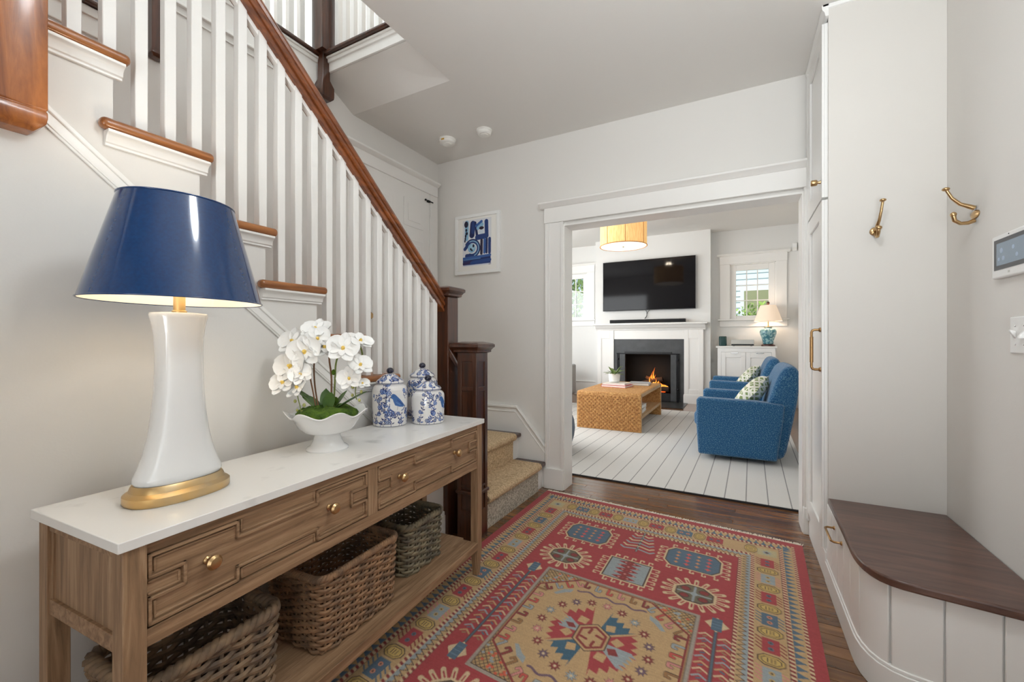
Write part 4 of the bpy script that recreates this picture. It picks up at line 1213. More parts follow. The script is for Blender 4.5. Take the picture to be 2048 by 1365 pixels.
def drawer(x0, x1, ka, kb_):
    zb, ztp = 0.573, 0.720
    d_ = B(x0+0.002, x1-0.002, 0.016, 0.034, zb, ztp).build('drawer', 'console_wood_x', ct)
    L_ = x1-x0
    a_, b_ = x0+0.30*L_, x0+0.675*L_
    xa, xb = x0+0.006, x1-0.006; zl, zh = zb+0.004, ztp-0.004
    P_ = [(xa, zh), (a_, zh), (a_, zh-.036), (b_, zh-.036), (b_, zh), (xb, zh), (xb, .672), (xb-.064, .672), (xb-.064, .628), (xb, .628), (xb, zl), (b_, zl), (b_, zl+.032), (a_, zl+.032), (a_, zl), (xa, zl), (xa, .628), (xa+.064, .628), (xa+.064, .672), (xa, .672)]
    q = MB()
    def seg(p, r_, t_=.0035, y0=.0085):
        (x_, z_), (u_, w_) = p, r_
        q.box(min(x_, u_)-t_, max(x_, u_)+t_, y0, .0165, min(z_, w_)-t_, max(z_, w_)+t_)
    for p, r_ in zip(P_, P_[1:]+P_[:1]): seg(p, r_)
    # the stepped panels inside the notches
    off = .010
    for (p, r_) in (((a_+off, zh), (a_+off, zh-.036+off)), ((a_+off, zh-.036+off), (b_-off, zh-.036+off)), ((b_-off, zh-.036+off), (b_-off, zh)),
                    ((a_+off, zl), (a_+off, zl+.032-off)), ((a_+off, zl+.032-off), (b_-off, zl+.032-off)), ((b_-off, zl+.032-off), (b_-off, zl)),
                    ((xa+.010, zh-.010), (a_-.010, zh-.010)), ((b_+.010, zh-.010), (xb-.010, zh-.010)), ((xa+.010, zl+.010), (a_-.010, zl+.010)), ((b_+.010, zl+.010), (xb-.010, zl+.010)),
                    ((xa+.010, .682), (xa+.010, zh-.010)), ((xa+.010, zl+.010), (xa+.010, .618)), ((xb-.010, .682), (xb-.010, zh-.010)), ((xb-.010, zl+.010), (xb-.010, .618)),
                    ((xa, .638), (xa+.054, .638)), ((xa+.054, .638), (xa+.054, .662)), ((xa+.054, .662), (xa, .662)), ((xb, .638), (xb-.054, .638)), ((xb-.054, .638), (xb-.054, .662)), ((xb-.054, .662), (xb, .662))):
        seg(p, r_, .0025, .0125)
    q.build('fret_moulding', 'console_wood_x', d_, bevel=0.0012, seg=1)
    for kx_ in (ka, kb_):
        k_ = MB().lathe([(0.009, 0), (0.009, 0.003), (0.0055, 0.006), (0.0055, 0.014), (0.0095, 0.017), (0.0155, 0.023), (0.0165, 0.029), (0.012, 0.0345), (0.004, 0.036)], 20)
        k_.xf(Matrix.Translation((kx_, 0.0165, 0.655)) @ Matrix.Rotation(R(90), 4, 'X')).build('knob', 'brass', d_, smooth=40)
drawer(0.045, 0.654, 0.162, 0.500)
drawer(0.698, CL-0.045, 0.815, 1.182)
for k in range(4):
    yy0 = 0.004+k*(CD-0.02)/4; yy1 = 0.004+(k+1)*(CD-0.02)/4
    x0 = 0.046 if k in (0, 3) else 0.02
    B(x0 if k else 0.046, (CL-0.046) if k in (0, 3) else CL-0.03, yy0+0.0005, yy1-0.0005, 0.139, 0.174).build('shelf_board', 'console_wood_x', ct, bevel=0.0015)

# ------------------------------------------------------------------ baskets on the console shelf
def rrect(t, hx_, hy_, r):
    """point and outward normal at fraction t of a rounded rectangle"""
    segs = [2*(hx_-r), PI*r/2, 2*(hy_-r), PI*r/2]*2
    tot_ = sum(segs); s_ = (t % 1.0)*tot_
    cs_ = [(-hx_+r, -hy_, 1, 0), None, (hx_, -hy_+r, 0, 1), None, (hx_-r, hy_, -1, 0), None, (-hx_, hy_-r, 0, -1), None]
    cor = {1: (hx_-r, -hy_+r, -90), 3: (hx_-r, hy_-r, 0), 5: (-hx_+r, hy_-r, 90), 7: (-hx_+r, -hy_+r, 180)}
    for i, L_ in enumerate(segs):
        if s_ <= L_ or i == 7:
            if i in cor:
                cx, cy, a0 = cor[i]; a = R(a0+90*s_/L_); return (cx+r*math.cos(a), cy+r*math.sin(a), math.cos(a), math.sin(a))
            x, y, dx, dy = cs_[i]; return (x+dx*s_, y+dy*s_, dy, -dx)
        s_ -= L_
def basket(label, x0, x1, y0, y1, z0, z1, m, rr, rows, stakes, rim):
    cx, cy = (x0+x1)/2, (y0+y1)/2
    hx_, hy_ = (x1-x0)/2, (y1-y0)/2
    wl = Vector((CON[0], CON[1], 0)) + Matrix.Rotation(CRZ, 3, 'Z') @ Vector((cx, cy, 0))
    b_ = thing('wicker_basket', label, 'basket', (wl.x, wl.y, z0), CRZ, group='wicker baskets on the console shelf')
    H_ = z1-z0
    q = MB()
    flare = lambda z: 1.0-0.06*(1-z/H_)
    N = stakes*4
    for k in range(rows):
        z = (k+.5)*H_/rows
        pts = []
        for i in range(N):
            x, y, nx_, ny2 = rrect(i/N, hx_-rr*1.6, hy_-rr*1.6, .035)
            w_ = math.sin(2*PI*(i/N)*stakes/2+PI*k)*rr*1.05
            f_ = flare(z)
            pts.append((x*f_+nx_*w_, y*f_+ny2*w_, z+0.0015*math.sin(i*1.7+k)))
        q.tube(pts, rr, 5, closed=True)
    q.build('weave', m, b_, smooth=60, kind='stuff')
    q = MB()
    for k in range(stakes):
        x, y, nx_, ny2 = rrect((k+.5)/stakes, hx_-rr*1.6, hy_-rr*1.6, .035)
        q.tube([(x*flare(0), y*flare(0), 0.002), (x, y, H_)], rr*.8, 5)
    q.build('stakes', m, b_, smooth=60, kind='stuff')
    q = MB()
    ns_ = 3
    for s_ in range(ns_):
        pts = []; M_ = 260
        for i in range(M_):
            x, y, nx_, ny2 = rrect(i/M_, hx_-rr*1.4, hy_-rr*1.4, .04)
            ph = 2*PI*(i/M_)*rim+2*PI*s_/ns_
            pts.append((x+nx_*math.cos(ph)*rr*1.1, y+ny2*math.cos(ph)*rr*1.1, H_+rr*1.0+math.sin(ph)*rr*1.1))
        q.tube(pts, rr*1.25, 6, closed=True)
    q.build('rim', m, b_, smooth=60)
    fl = [(-hx_+.02, -hy_+.02), (hx_-.02, -hy_+.02), (hx_-.02, hy_-.02), (-hx_+.02, hy_-.02)]
    MB().prism(fl, 'z', 0.002, 0.008).build('base', m, b_)
    return b_
basket('large open wicker basket nearest the viewer under the lamp', 0.055, 0.405, 0.075, 0.335, 0.1756, 0.392, 'wicker', 0.0076, 15, 20, 18)
basket('reddish brown tall wicker basket in the middle of the console shelf', 0.505, 0.878, 0.055, 0.335, 0.1756, 0.405, 'wicker_tan', 0.0056, 20, 30, 40)
basket('small grey wicker basket at the far end of the console shelf', 0.962, 1.235, 0.095, 0.335, 0.1756, 0.372, 'wicker_grey', 0.0064, 15, 20, 18)

# ------------------------------------------------------------------ table lamp
LZ = 0.767
def con_pt(x, y): return Vector((CON[0], CON[1], 0)) + Matrix.Rotation(CRZ, 3, 'Z') @ Vector((x, y, 0))
p = con_pt(0.197, 0.195)
lp = thing('table_lamp', 'white ceramic table lamp with a glossy blue oval shade and gold base', 'lamp', (p.x, p.y, LZ), CRZ)
MB().oval([(0.108, 0.074, 0), (0.110, 0.076, 0.004), (0.110, 0.076, 0.020), (0.106, 0.072, 0.024), (0.099, 0.065, 0.028), (0.096, 0.062, 0.038), (0.093, 0.059, 0.043)], 56, e=2.4).build('base', 'gold_leaf', lp, smooth=30)
prof = [(0.090, 0.055, 0.043), (0.094, 0.058, 0.050), (0.093, 0.058, 0.060), (0.084, 0.054, 0.080), (0.073, 0.050, 0.115), (0.064, 0.047, 0.155), (0.057, 0.045, 0.205), (0.052, 0.043, 0.26), (0.0495, 0.0415, 0.315), (0.0490, 0.041, 0.365), (0.0505, 0.042, 0.405), (0.0545, 0.044, 0.435), (0.0590, 0.0465, 0.456), (0.0605, 0.048, 0.463), (0.0590, 0.0465, 0.468), (0.052, 0.042, 0.469)]
prof = [(a, b, 0.043+(z-0.043)*0.962) for a, b, z in prof]
MB().oval(prof, 56, e=2.3).build('ceramic_body', 'ceramic_white', lp, smooth=50)
MB().lathe([(0.016, 0.450), (0.016, 0.458), (0.0125, 0.460), (0.0125, 0.505), (0.010, 0.515), (0.010, 0.56)], 20).build('neck', 'gold_leaf', lp, smooth=40)
s0, s1 = 0.482, 0.728
sr = lambda o_: [(0.187-o_, 0.162-o_, s0), (0.120-o_, 0.104-o_, s1)]
def shade_rings(o_, n=72):
    out = []
    for rx, ry, z in sr(o_):
        out.append([(rx*math.cos(2*PI*i/n), ry*math.sin(2*PI*i/n), z) for i in range(n)])
    return out
sh = MB().loft(shade_rings(0), False, False).build('shade', 'shade_blue', lp, smooth=60)
MB().loft(shade_rings(0.002), False, False).build('shade_lining', 'shade_lining', sh, smooth=60)
for (rx, ry, z) in sr(-0.0005): MB().tube([(rx*math.cos(2*PI*i/72), ry*math.sin(2*PI*i/72), z) for i in range(72)], 0.0018, 6, closed=True).build('shade_trim', 'shade_blue', sh, smooth=60)
q = MB().tube([(0, 0, 0.56), (0, 0, s1-0.01)], 0.004, 8)
for a in (0, 2*PI/3, 4*PI/3): q.tube([(0, 0, s1-0.012), (0.116*math.cos(a), 0.100*math.sin(a), s1-0.006)], 0.002, 6)
q.build('spider', 'brass', lp, smooth=60)
MB().lathe([(0.004, s1-0.01), (0.009, s1-0.004), (0.012, s1+0.004), (0.010, s1+0.012), (0.004, s1+0.018)], 16).build('finial', 'brass', lp, smooth=50)
mat('bulb_glow', (255, 236, 200), 0.5, emis=((255, 226, 170), 3.0))
MB().sphere((0, 0, 0.590), 0.03, sz=1.2).build('bulb', 'bulb_glow', lp, smooth=60)
light('table_lamp_bulb', 'POINT', (p.x, p.y, LZ+0.655), (0, 0, 0), 1.4, (1.0, 0.88, 0.74), radius=0.03)

# ------------------------------------------------------------------ orchid in a footed bowl (own x to the viewer's right)
ORZ = math.atan(455/850.0)
oc = thing('orchid_arrangement', 'white orchids with moss in a scalloped white footed bowl', 'flower arrangement', (-1.294, 1.025, LZ), ORZ)
N = 96; rings = []
def bowl_r(r, z, amp, zamp):
    return [((r+amp*math.cos(7*t))*math.cos(t), (r+amp*math.cos(7*t))*math.sin(t), z+zamp*math.cos(7*t)) for t in (2*PI*i/N for i in range(N))]
pf = [(0.070, 0, 0, 0), (0.071, 0.004, 0, 0), (0.066, 0.010, 0, 0), (0.056, 0.016, 0, 0), (0.047, 0.034, 0, 0), (0.043, 0.050, 0, 0), (0.045, 0.056, 0, 0), (0.043, 0.057, 0, 0), (0.062, 0.059, 0, 0), (0.080, 0.067, .001, 0), (0.094, 0.082, .002, .001), (0.103, 0.098, .003, .002), (0.114, 0.114, .004, .005), (0.127, 0.126, .005, .008), (0.134, 0.130, .006, .010), (0.135, 0.133, .006, .010), (0.133, 0.135, .006, .010), (0.126, 0.130, .005, .008), (0.112, 0.118, .004, .004), (0.100, 0.104, .003, .001), (0.06, 0.090, 0, 0)]
MB().loft([bowl_r(*x) for x in pf], True, True).build('bowl', 'ceramic_white', oc, smooth=50)
rnd = random.Random(4); rings = []
for k, (r, z) in enumerate(((0.096, 0.104), (0.104, 0.122), (0.097, 0.136), (0.08, 0.144), (0.055, 0.147), (0.028, 0.150), (0.006, 0.151))):
    rings.append([((r+.003*rnd.uniform(-1, 1))*math.cos(2*PI*i/48), (r+.003*rnd.uniform(-1, 1))*math.sin(2*PI*i/48), z+.006*math.sin(i*.55+k)+.0035*rnd.uniform(-1, 1)) for i in range(48)])
MB().loft(rings).build('moss', 'moss', oc, smooth=70)
def leaf_mb(L_, W_, base, az, el, droop, n=9, fold=.25):
    q = MB(); rings = []
    p = Vector(base); d_ = Vector((math.cos(az)*math.cos(el), math.sin(az)*math.cos(el), math.sin(el))); sd = Vector((-math.sin(az), math.cos(az), 0))
    pos = p.copy()
    for i in range(n+1):
        t = i/n; w_ = W_*math.sin(PI*min(1, .12+.88*t*.98))**.6*(1 if t < .75 else max(.02, 1-((t-.75)/.25)**2))
        up_ = sd.cross(d_).normalized()*-1
        rings.append([tuple(pos-sd*w_+up_*w_*fold), tuple(pos), tuple(pos+sd*w_+up_*w_*fold), tuple(pos+sd*w_+up_*(w_*fold-.002)), tuple(pos-up_*.003), tuple(pos-sd*w_+up_*(w_*fold-.002))])
        pos = pos+d_*L_/n
        d_ = (d_+Vector((0, 0, -droop/n))).normalized()
    return q.loft(rings)
for (az, el, L_, W_, dr, bx, by) in ((172, 40, .125, .016, .2, -.03, 0), (155, 35, .10, .022, .3, -.02, -.02), (110, 72, .075, .019, .2, -.005, -.005), (75, 78, .062, .024, .5, .012, -.02), (45, 55, .075, .015, .1, .02, .01), (8, 32, .125, .017, .1, .03, -.01), (200, 60, .05, .018, .2, -.01, .04)):
    leaf_mb(L_, W_, (bx, by, .142), R(az), R(el), dr).build('leaf', 'leaf_green', oc, smooth=60)
K = 1.514/850.0
def o_pt(px, py, dep): return Vector(((px-656)*K*(1+dep/1.514), dep, 1.15-(py-682.5)*K*(1+dep/1.514)-LZ))
# stems
def stem(pts, m, r=.0032):
    sp_ = []
    P_ = [Vector(x) for x in pts]
    for i in range(len(P_)-1):
        p0, p1, p2, p3 = P_[max(0, i-1)], P_[i], P_[i+1], P_[min(len(P_)-1, i+2)]
        for j in range(6):
            t = j/6; sp_.append(.5*((2*p1)+(p2-p0)*t+(2*p0-5*p1+4*p2-p3)*t*t+(3*p1-p0-3*p2+p3)*t**3))
    sp_.append(P_[-1])
    MB().tube([tuple(x) for x in sp_], r, 7).build('stem', m, oc, smooth=60)
stem([(.012, 0, .14), o_pt(664, 760, 0), o_pt(660, 725, 0), o_pt(655, 700, .01), o_pt(640, 668, .02)], 'stem_brown')
stem([(.022, 0, .14), o_pt(671, 760, 0), o_pt(674, 722, 0), o_pt(685, 690, .02), o_pt(705, 680, .03), o_pt(726, 715, 0), o_pt(718, 765, -.02)], 'stem_green')
stem([(-.026, -.01, .14), o_pt(631, 775, 0), o_pt(629, 730, 0), o_pt(634, 700, 0), o_pt(618, 672, .01), o_pt(596, 690, -.02)], 'stem_brown', .0028)
stem([(-.03, -.02, .14), o_pt(628, 765, -.02), o_pt(622, 740, -.02), o_pt(604, 735, -.03), o_pt(600, 770, -.05)], 'stem_brown', .0025)
stem([o_pt(609, 776, -.055), o_pt(612, 796, -.06), o_pt(616, 812, -.06), o_pt(619, 828, -.06)], 'stem_green', .0016)
stem([o_pt(721, 766, -.03), o_pt(719, 788, -.03), o_pt(722, 800, -.03)], 'stem_green', .0016)
for (px, py, r_) in ((597, 782, .006), (605, 803, .005), (623, 811, .0055), (609, 821, .004), (619, 824, .004), (714, 774, .0065), (713, 791, .005), (727, 801, .005), (731, 784, .005)):
    v = o_pt(px, py, -.055 if px < 660 else -.03)
    MB().sphere(tuple(v), r_, 10, 7, sz=1.25).build('bud', 'bud', oc, smooth=70)
MB().sphere((0.028, 0, .17), .011, 10, 8, sz=1.3).build('moss_tuft', 'moss', oc, smooth=70)
MB().sphere(tuple(o_pt(669, 745, -.004)), .0075, 10, 8, sz=1.4).build('moss_tuft', 'moss', oc, smooth=70)
# petal meshes
def petal_mesh(name, L_, W_, cup, kx_):
    nu_, nv_ = 7, 7; q = MB(); top = []; 
    for j in range(nv_):
        t = j/(nv_-1)
        w_ = W_*(math.sin(PI*(0.06+0.9*t))**kx_)
        for i in range(nu_):
            s_ = -1+2*i/(nu_-1)
            z = cup*(s_*s_*w_/W_*.5 - .5*math.sin(PI*t*.9))+.0006*math.sin(5*s_+3*t)
            q.v.append((s_*w_, L_*t+.002, z))
    for j in range(nv_-1):
        for i in range(nu_-1): q.f.append((j*nu_+i, j*nu_+i+1, (j+1)*nu_+i+1, (j+1)*nu_+i))
    k0 = len(q.v)
    q.v += [(x, y, z-.0012) for x, y, z in q.v[:k0]]
    q.f += [tuple(reversed([i+k0 for i in f_])) for f_ in q.f[:]]
    return q.mesh(name, 'petal', 70)
pm_big = petal_mesh('petal', .040, .026, .012, .55)
pm_sep = petal_mesh('petal', .040, .0155, .008, .7)
lipm = MB().lathe([(.0025, -.002), (.0045, .002), (.005, .006), (.003, .011)], 10).sphere((0, -.005, .004), .004, 8, 6, sz=.8).mesh('flower', 'lip_yellow', 60)
lipw = MB().loft([[(-.003, -.004, .004), (.003, -.004, .004), (.003, -.004, .005), (-.003, -.004, .005)], [(-.009, -.014, .008), (.009, -.014, .008), (.009, -.014, .0095), (-.009, -.014, .0095)], [(-.003, -.022, .006), (.003, -.022, .006), (.003, -.022, .0075), (-.003, -.022, .0075)]]).mesh('lip', 'petal', 60)
FL = [(592, 684, -.02, 1.15, 60, 5, -10), (626, 704, -.06, 1.25, 80, 10, 5), (657, 696, -.03, 1.15, 50, 0, 30), (601, 733, -.07, 1.3, 75, 12, -12), (624, 749, -.085, .85, 70, 25, 10), (590, 766, -.085, 1.05, 65, 18, -15), (620, 776, -.09, .95, 60, 10, -30),
      (700, 697, -.05, 1.2, 70, -10, 15), (728, 731, -.03, 1.0, 55, 5, 45), (712, 757, -.05, .9, 80, 10, 10), (633, 660, 0, 1.15, 40, 0, 0), (721, 684, .0, 1.05, 35, -20, 50), (676, 703, -.02, 1.25, -40, 15, -50), (733, 768, -.03, .6, 40, 10, 40), (604, 706, -.03, .9, 60, -20, -40), (645, 678, -.035, 1.0, 70, 30, 20)]
for (px, py, dep, s_, tilt, roll, yaw) in FL:
    v = o_pt(px, py, dep)
    fo = bpy.data.objects.new('flower', lipm); COL.objects.link(fo); fo.parent = oc
    # flower faces its own +z; turn +z to the viewer (-y), then yaw
    fo.matrix_local = Matrix.Translation(v) @ Matrix.Rotation(R(yaw), 4, 'Z') @ Matrix.Rotation(R(tilt), 4, 'X') @ Matrix.Rotation(R(roll), 4, 'Z') @ Matrix.Scale(s_*1.12, 4)
    for (me_, a) in ((pm_sep, 0), (pm_big, 72), (pm_sep, 140), (pm_sep, 220), (pm_big, -72)):
        inst(me_, fo, Matrix.Rotation(R(a), 4, 'Z') @ Matrix.Translation((0, 0, .0015 if me_ is pm_big else 0)) @ Matrix.Rotation(R(12), 4, 'X'), 'petal')
    inst(lipw, fo, Matrix.Identity(4), 'lip')

# ------------------------------------------------------------------ ginger jars
def jar_print(circ, H_, seed, bird_u):
    c = Canvas(circ, H_, 0.0012, (226, 224, 222)); rn = random.Random(seed)
    inks = [(44, 72, 136), (56, 92, 160), (36, 48, 104), (70, 76, 110)]
    def leafp(u, v, t, L_, w_, k):
        du, dv = math.cos(t), math.sin(t)
        for o_ in (-circ, 0, circ):
            c.poly([(u+o_, v), (u+o_+du*L_*.5-dv*w_, v+dv*L_*.5+du*w_), (u+o_+du*L_, v+dv*L_), (u+o_+du*L_*.5+dv*w_, v+dv*L_*.5-du*w_)], k)
    def flower(u, v, r, k):
        for o_ in (-circ, 0, circ):
            for j in range(6):
                t = 2*PI*j/6; c.ell(u+o_+r*.6*math.cos(t), v+r*.6*math.sin(t), r*.45, r*.45, k)
            c.ell(u+o_, v, r*.62, r*.62, (170, 186, 216)); c.ell(u+o_, v, r*.34, r*.34, k)
    for b_ in range(int(circ/0.027)):
        u, v = b_*.027+rn.uniform(0, .02), H_*.97
        t = -PI/2+rn.uniform(-.5, .5); k = rn.choice(inks)
        for s_ in range(int(H_/.009)):
            u2, v2 = u+.010*math.cos(t), v+.010*math.sin(t)
            for o_ in (-circ, 0, circ): c.line((u+o_, v), (u2+o_, v2), .0022, k)
            if s_ % 2 == 0:
                for sg in (-1, 1): leafp(u2, v2, t+sg*rn.uniform(.7, 1.3), rn.uniform(.012, .019), .0034, rn.choice(inks))
            if s_ % 4 == 1: flower(u2+rn.uniform(-.012, .012), v2, rn.uniform(.0075, .0105), rn.choice(inks))
            u, v = u2, v2; t += rn.uniform(-.55, .55); t = max(-PI+.4, min(-.4, t))
            if v < .012: break
    if bird_u is not None:
        u, v = bird_u, H_*.42; wk = (224, 224, 224)
        c.ell(u+0.0052, v+0.0052, .042, .042, wk)
        bd = (62, 104, 164)
        c.poly([(u-0.0208, v-0.0208), (u-0.0052, v-0.0286), (u+0.0156, v-0.0078), (u+0.0442, v+0.0234), (u+0.0338, v+0.0286), (u+0.0130, v+0.0260), (u-0.0078, v+0.0182), (u-0.0156, v)], bd)
        c.ell(u-0.0143, v-0.0208, .0117, .0117, bd); c.poly([(u-0.0247, v-0.0208), (u-0.0325, v-0.0156), (u-0.0234, v-0.0143)], (40, 50, 90))
        c.line((u+0.0026, v-0.0052), (u+0.0312, v+0.0182), .004, (40, 72, 136)); c.line((u-0.0026, v+0.0052), (u+0.0182, v+0.0182), .003, (96, 136, 190)); c.ell(u-0.0169, v-0.0234, .0016, .0016, (20, 24, 50))
        c.line((u+0.0052, v+0.0234), (u+0.0026, v+0.0390), .0015, (40, 60, 110))
    for (a_, b_) in ((0, .002), (.004, .0055), (H_-.006, H_-.004)): c.rect(0, a_, circ, b_, (70, 88, 140))
    return c.out()
def jar(label, x, y, r, hb, hl, seed, face, bird):
    j = thing('ginger_jar', label, 'jar', (x, y, LZ), face, group='blue and white lidded jars on the console')
    circ = 2*PI*r
    pf = [(r*.90, 0.0), (r*.955, .003), (r*.975, .010), (r*.985, hb*.25), (r, hb*.55), (r*1.0, hb*.78), (r*.985, hb*.85), (r*.94, hb*.90), (r*.86, hb*.945), (r*.78, hb*.965), (r*.74, hb*.98), (r*.74, hb)]
    pr = jar_print(circ, hb*1.06, seed, bird); hh_, ww_ = pr.shape[:2]
    # sample profile by arc length
    P_ = [Vector(p) for p in pf]; Ls = [0]
    for a, b in zip(P_, P_[1:]): Ls.append(Ls[-1]+(b-a).length)
    ss = np.linspace(Ls[-1], 0, hh_); rr_ = np.interp(ss, Ls, [p[0] for p in pf]); zz_ = np.interp(ss, Ls, [p[1] for p in pf])
    th_ = np.linspace(0, 2*PI, ww_, endpoint=False)
    pos = np.stack([rr_[:, None]*np.cos(th_)[None, :], rr_[:, None]*np.sin(th_)[None, :], np.repeat(zz_[:, None], ww_, 1)], -1)
    o = bpy.data.objects.new('body', grid_mesh('body', ww_, hh_, pos, pr, 'porcelain_print', close_u=True)); COL.objects.link(o); o.parent = j
    MB().lathe([(r*.88, .0), (r*.90, .0015), (0.01, .002)], 40).build('foot', 'ceramic_white', o, smooth=40)
    # lid
    lr = r*.80
    pfl = [(lr*.90, hb-.004), (lr*1.0, hb+.001), (lr*1.02, hb+.004), (lr*.97, hb+.008), (lr*.90, hb+.013), (lr*.74, hb+hl*.46), (lr*.54, hb+hl*.72), (lr*.34, hb+hl*.90), (lr*.12, hb+hl)]
    cl_ = jar_print(2*PI*lr*.7, hl*1.1, seed+11, None); hh_, ww_ = cl_.shape[:2]
    P_ = [Vector(p) for p in pfl]; Ls = [0]
    for a, b in zip(P_, P_[1:]): Ls.append(Ls[-1]+(b-a).length)
    ss = np.linspace(Ls[-1], 0, hh_); rr_ = np.interp(ss, Ls, [p[0] for p in pfl]); zz_ = np.interp(ss, Ls, [p[1] for p in pfl])
    th_ = np.linspace(0, 2*PI, ww_, endpoint=False)
    pos = np.stack([rr_[:, None]*np.cos(th_)[None, :], rr_[:, None]*np.sin(th_)[None, :], np.repeat(zz_[:, None], ww_, 1)], -1)
    l = bpy.data.objects.new('lid', grid_mesh('lid', ww_, hh_, pos, cl_, 'porcelain_print', close_u=True)); COL.objects.link(l); l.parent = j
    MB().sphere((0, 0, hb+hl+.012), .0165, 16, 10, sz=.88).lathe([(.008, hb+hl*.94), (.006, hb+hl+.004)], 12).build('knob', 'knob_navy', l, smooth=60)
    return j
fa = lambda x, y: math.atan2(-y, -x)
jar('left blue and white lidded jar with a bird, next to the orchid bowl', -1.415, 1.457, .0785, .192, .043, 3, fa(-1.415, 1.457), .030)
jar('front right shorter blue and white lidded jar', -1.297, 1.582, .0775, .156, .040, 8, fa(-1.297, 1.582), 2*PI*.0775*.17)
jar('rear blue and white lidded jar half hidden behind the shorter one', -1.418, 1.685, .0775, .204, .043, 15, fa(-1.418, 1.685), None)

# ------------------------------------------------------------------ living room shell
YBR = 8.45           # chimney breast face
def holed_wall(x0, x1, z0, z1, y0, y1, holes):
    q = MB(); xs = x0
    for (a, b, c, d_) in sorted(holes):
        q.box(xs, a, y0, y1, z0, z1); q.box(a, b, y0, y1, z0, c); q.box(a, b, y0, y1, d_, z1); xs = b
    return q.box(xs, x1, y0, y1, z0, z1)
W1 = (-0.155, 0.56, 1.55, 2.55)
W2 = (-3.58, -2.865, 1.61, 2.61)
struct('wall_living_back', holed_wall(-4.6, 1.2, 0, ZL, YB, YB+0.15, [W2, W1]), 'living_wall_paint', 'living room back wall with two small windows')
struct('wall_living_right', B(0.885, 1.0, 3.22, YB, 0, ZL), 'living_wall_paint', 'living room right wall')
struct('wall_living_left', B(-4.6, -4.5, 3.22, YB, 0, ZL), 'living_wall_paint', 'living room left wall')
struct('wall_chimney', MB().box(-2.59, -2.15, YBR, YB, 0, ZL).box(-0.91, -0.462, YBR, YB, 0, ZL).box(-2.15, -0.91, YBR, YB, 1.0, ZL), 'living_wall_paint', 'chimney breast above the mantel')
struct('baseboard_back', MB().box(-4.5, -2.59, YB-0.02, YB, 0, 0.28).box(-4.5, -2.59, YB-0.03, YB, 0.28, 0.30).box(-0.46, 0.885, YB-0.02, YB, 0, 0.28), 'trim_paint', 'living room baseboard', bevel=0.004)
def window(n, label, W_, cols, rows):
    x0, x1, z0, z1 = W_
    o = thing(n, label, None, ((x0+x1)/2, YB, z0), kind='structure')
    q = MB()
    for a in ((x0-0.165, x0, z0, z1), (x1, x1+0.165, z0, z1)): q.box(a[0], a[1], YB-0.025, YB, a[2], a[3])
    q.build('casing', 'trim_paint', o, bevel=0.004, world=True)
    B(x0-0.17, x1+0.17, YB-0.03, YB, z1, z1+0.15).build('header', 'trim_paint', o, bevel=0.004, world=True)
    MB().prism([(YB, z1+0.145), (YB-0.035, z1+0.145), (YB-0.075, z1+0.165), (YB-0.075, z1+0.185), (YB, z1+0.185)], 'x', x0-0.21, x1+0.21).build('header_cap', 'trim_paint', o, world=True)
    B(x0-0.20, x1+0.20, YB-0.08, YB+0.1, z0-0.03, z0).build('sill', 'trim_paint', o, bevel=0.006, world=True)
    B(x0-0.17, x1+0.17, YB-0.022, YB, z0-0.14, z0-0.03).build('apron', 'trim_paint', o, bevel=0.004, world=True)
    MB().box(x0, x0+0.012, YB, YB+0.15, z0, z1).box(x1-0.012, x1, YB, YB+0.15, z0, z1).box(x0, x1, YB, YB+0.15, z1-0.012, z1).box(x0, x1, YB, YB+0.15, z0, z0+0.012).build('jamb', 'trim_paint', o, world=True)
    gx0, gx1, gz0, gz1 = x0+0.10, x1-0.105, z0+0.06, z1-0.115
    s = MB()
    for a in ((x0+0.012, gx0, z0+0.012, z1-0.012), (gx1, x1-0.012, z0+0.012, z1-0.012), (gx0, gx1, z0+0.012, gz0), (gx0, gx1, gz1, z1-0.012)): s.box(a[0], a[1], YB+0.05, YB+0.09, a[2], a[3])
    sa = s.build('sash', 'trim_paint', o, bevel=0.004, world=True)
    for i in range(1, cols):
        x = gx0+(gx1-gx0)*i/cols; B(x-0.009, x+0.009, YB+0.055, YB+0.085, gz0, gz1).build('muntin', 'trim_paint', sa, world=True)
    for i in range(1, rows):
        z = gz0+(gz1-gz0)*i/rows; B(gx0, gx1, YB+0.056, YB+0.084, z-0.009, z+0.009).build('muntin', 'trim_paint', sa, world=True)
    for i in range(cols):
        for k in range(rows):
            a, b = gx0+(gx1-gx0)*i/cols, gx0+(gx1-gx0)*(i+1)/cols; c, d_ = gz0+(gz1-gz0)*k/rows, gz0+(gz1-gz0)*(k+1)/rows
            B(a, b, YB+0.069, YB+0.072, c, d_).build('pane', 'window_glass', sa, world=True)
window('window_1', 'small white window with nine panes above the white cabinet', W1, 3, 3)
window('window_2', 'small white window with nine panes left of the chimney breast', W2, 3, 3)

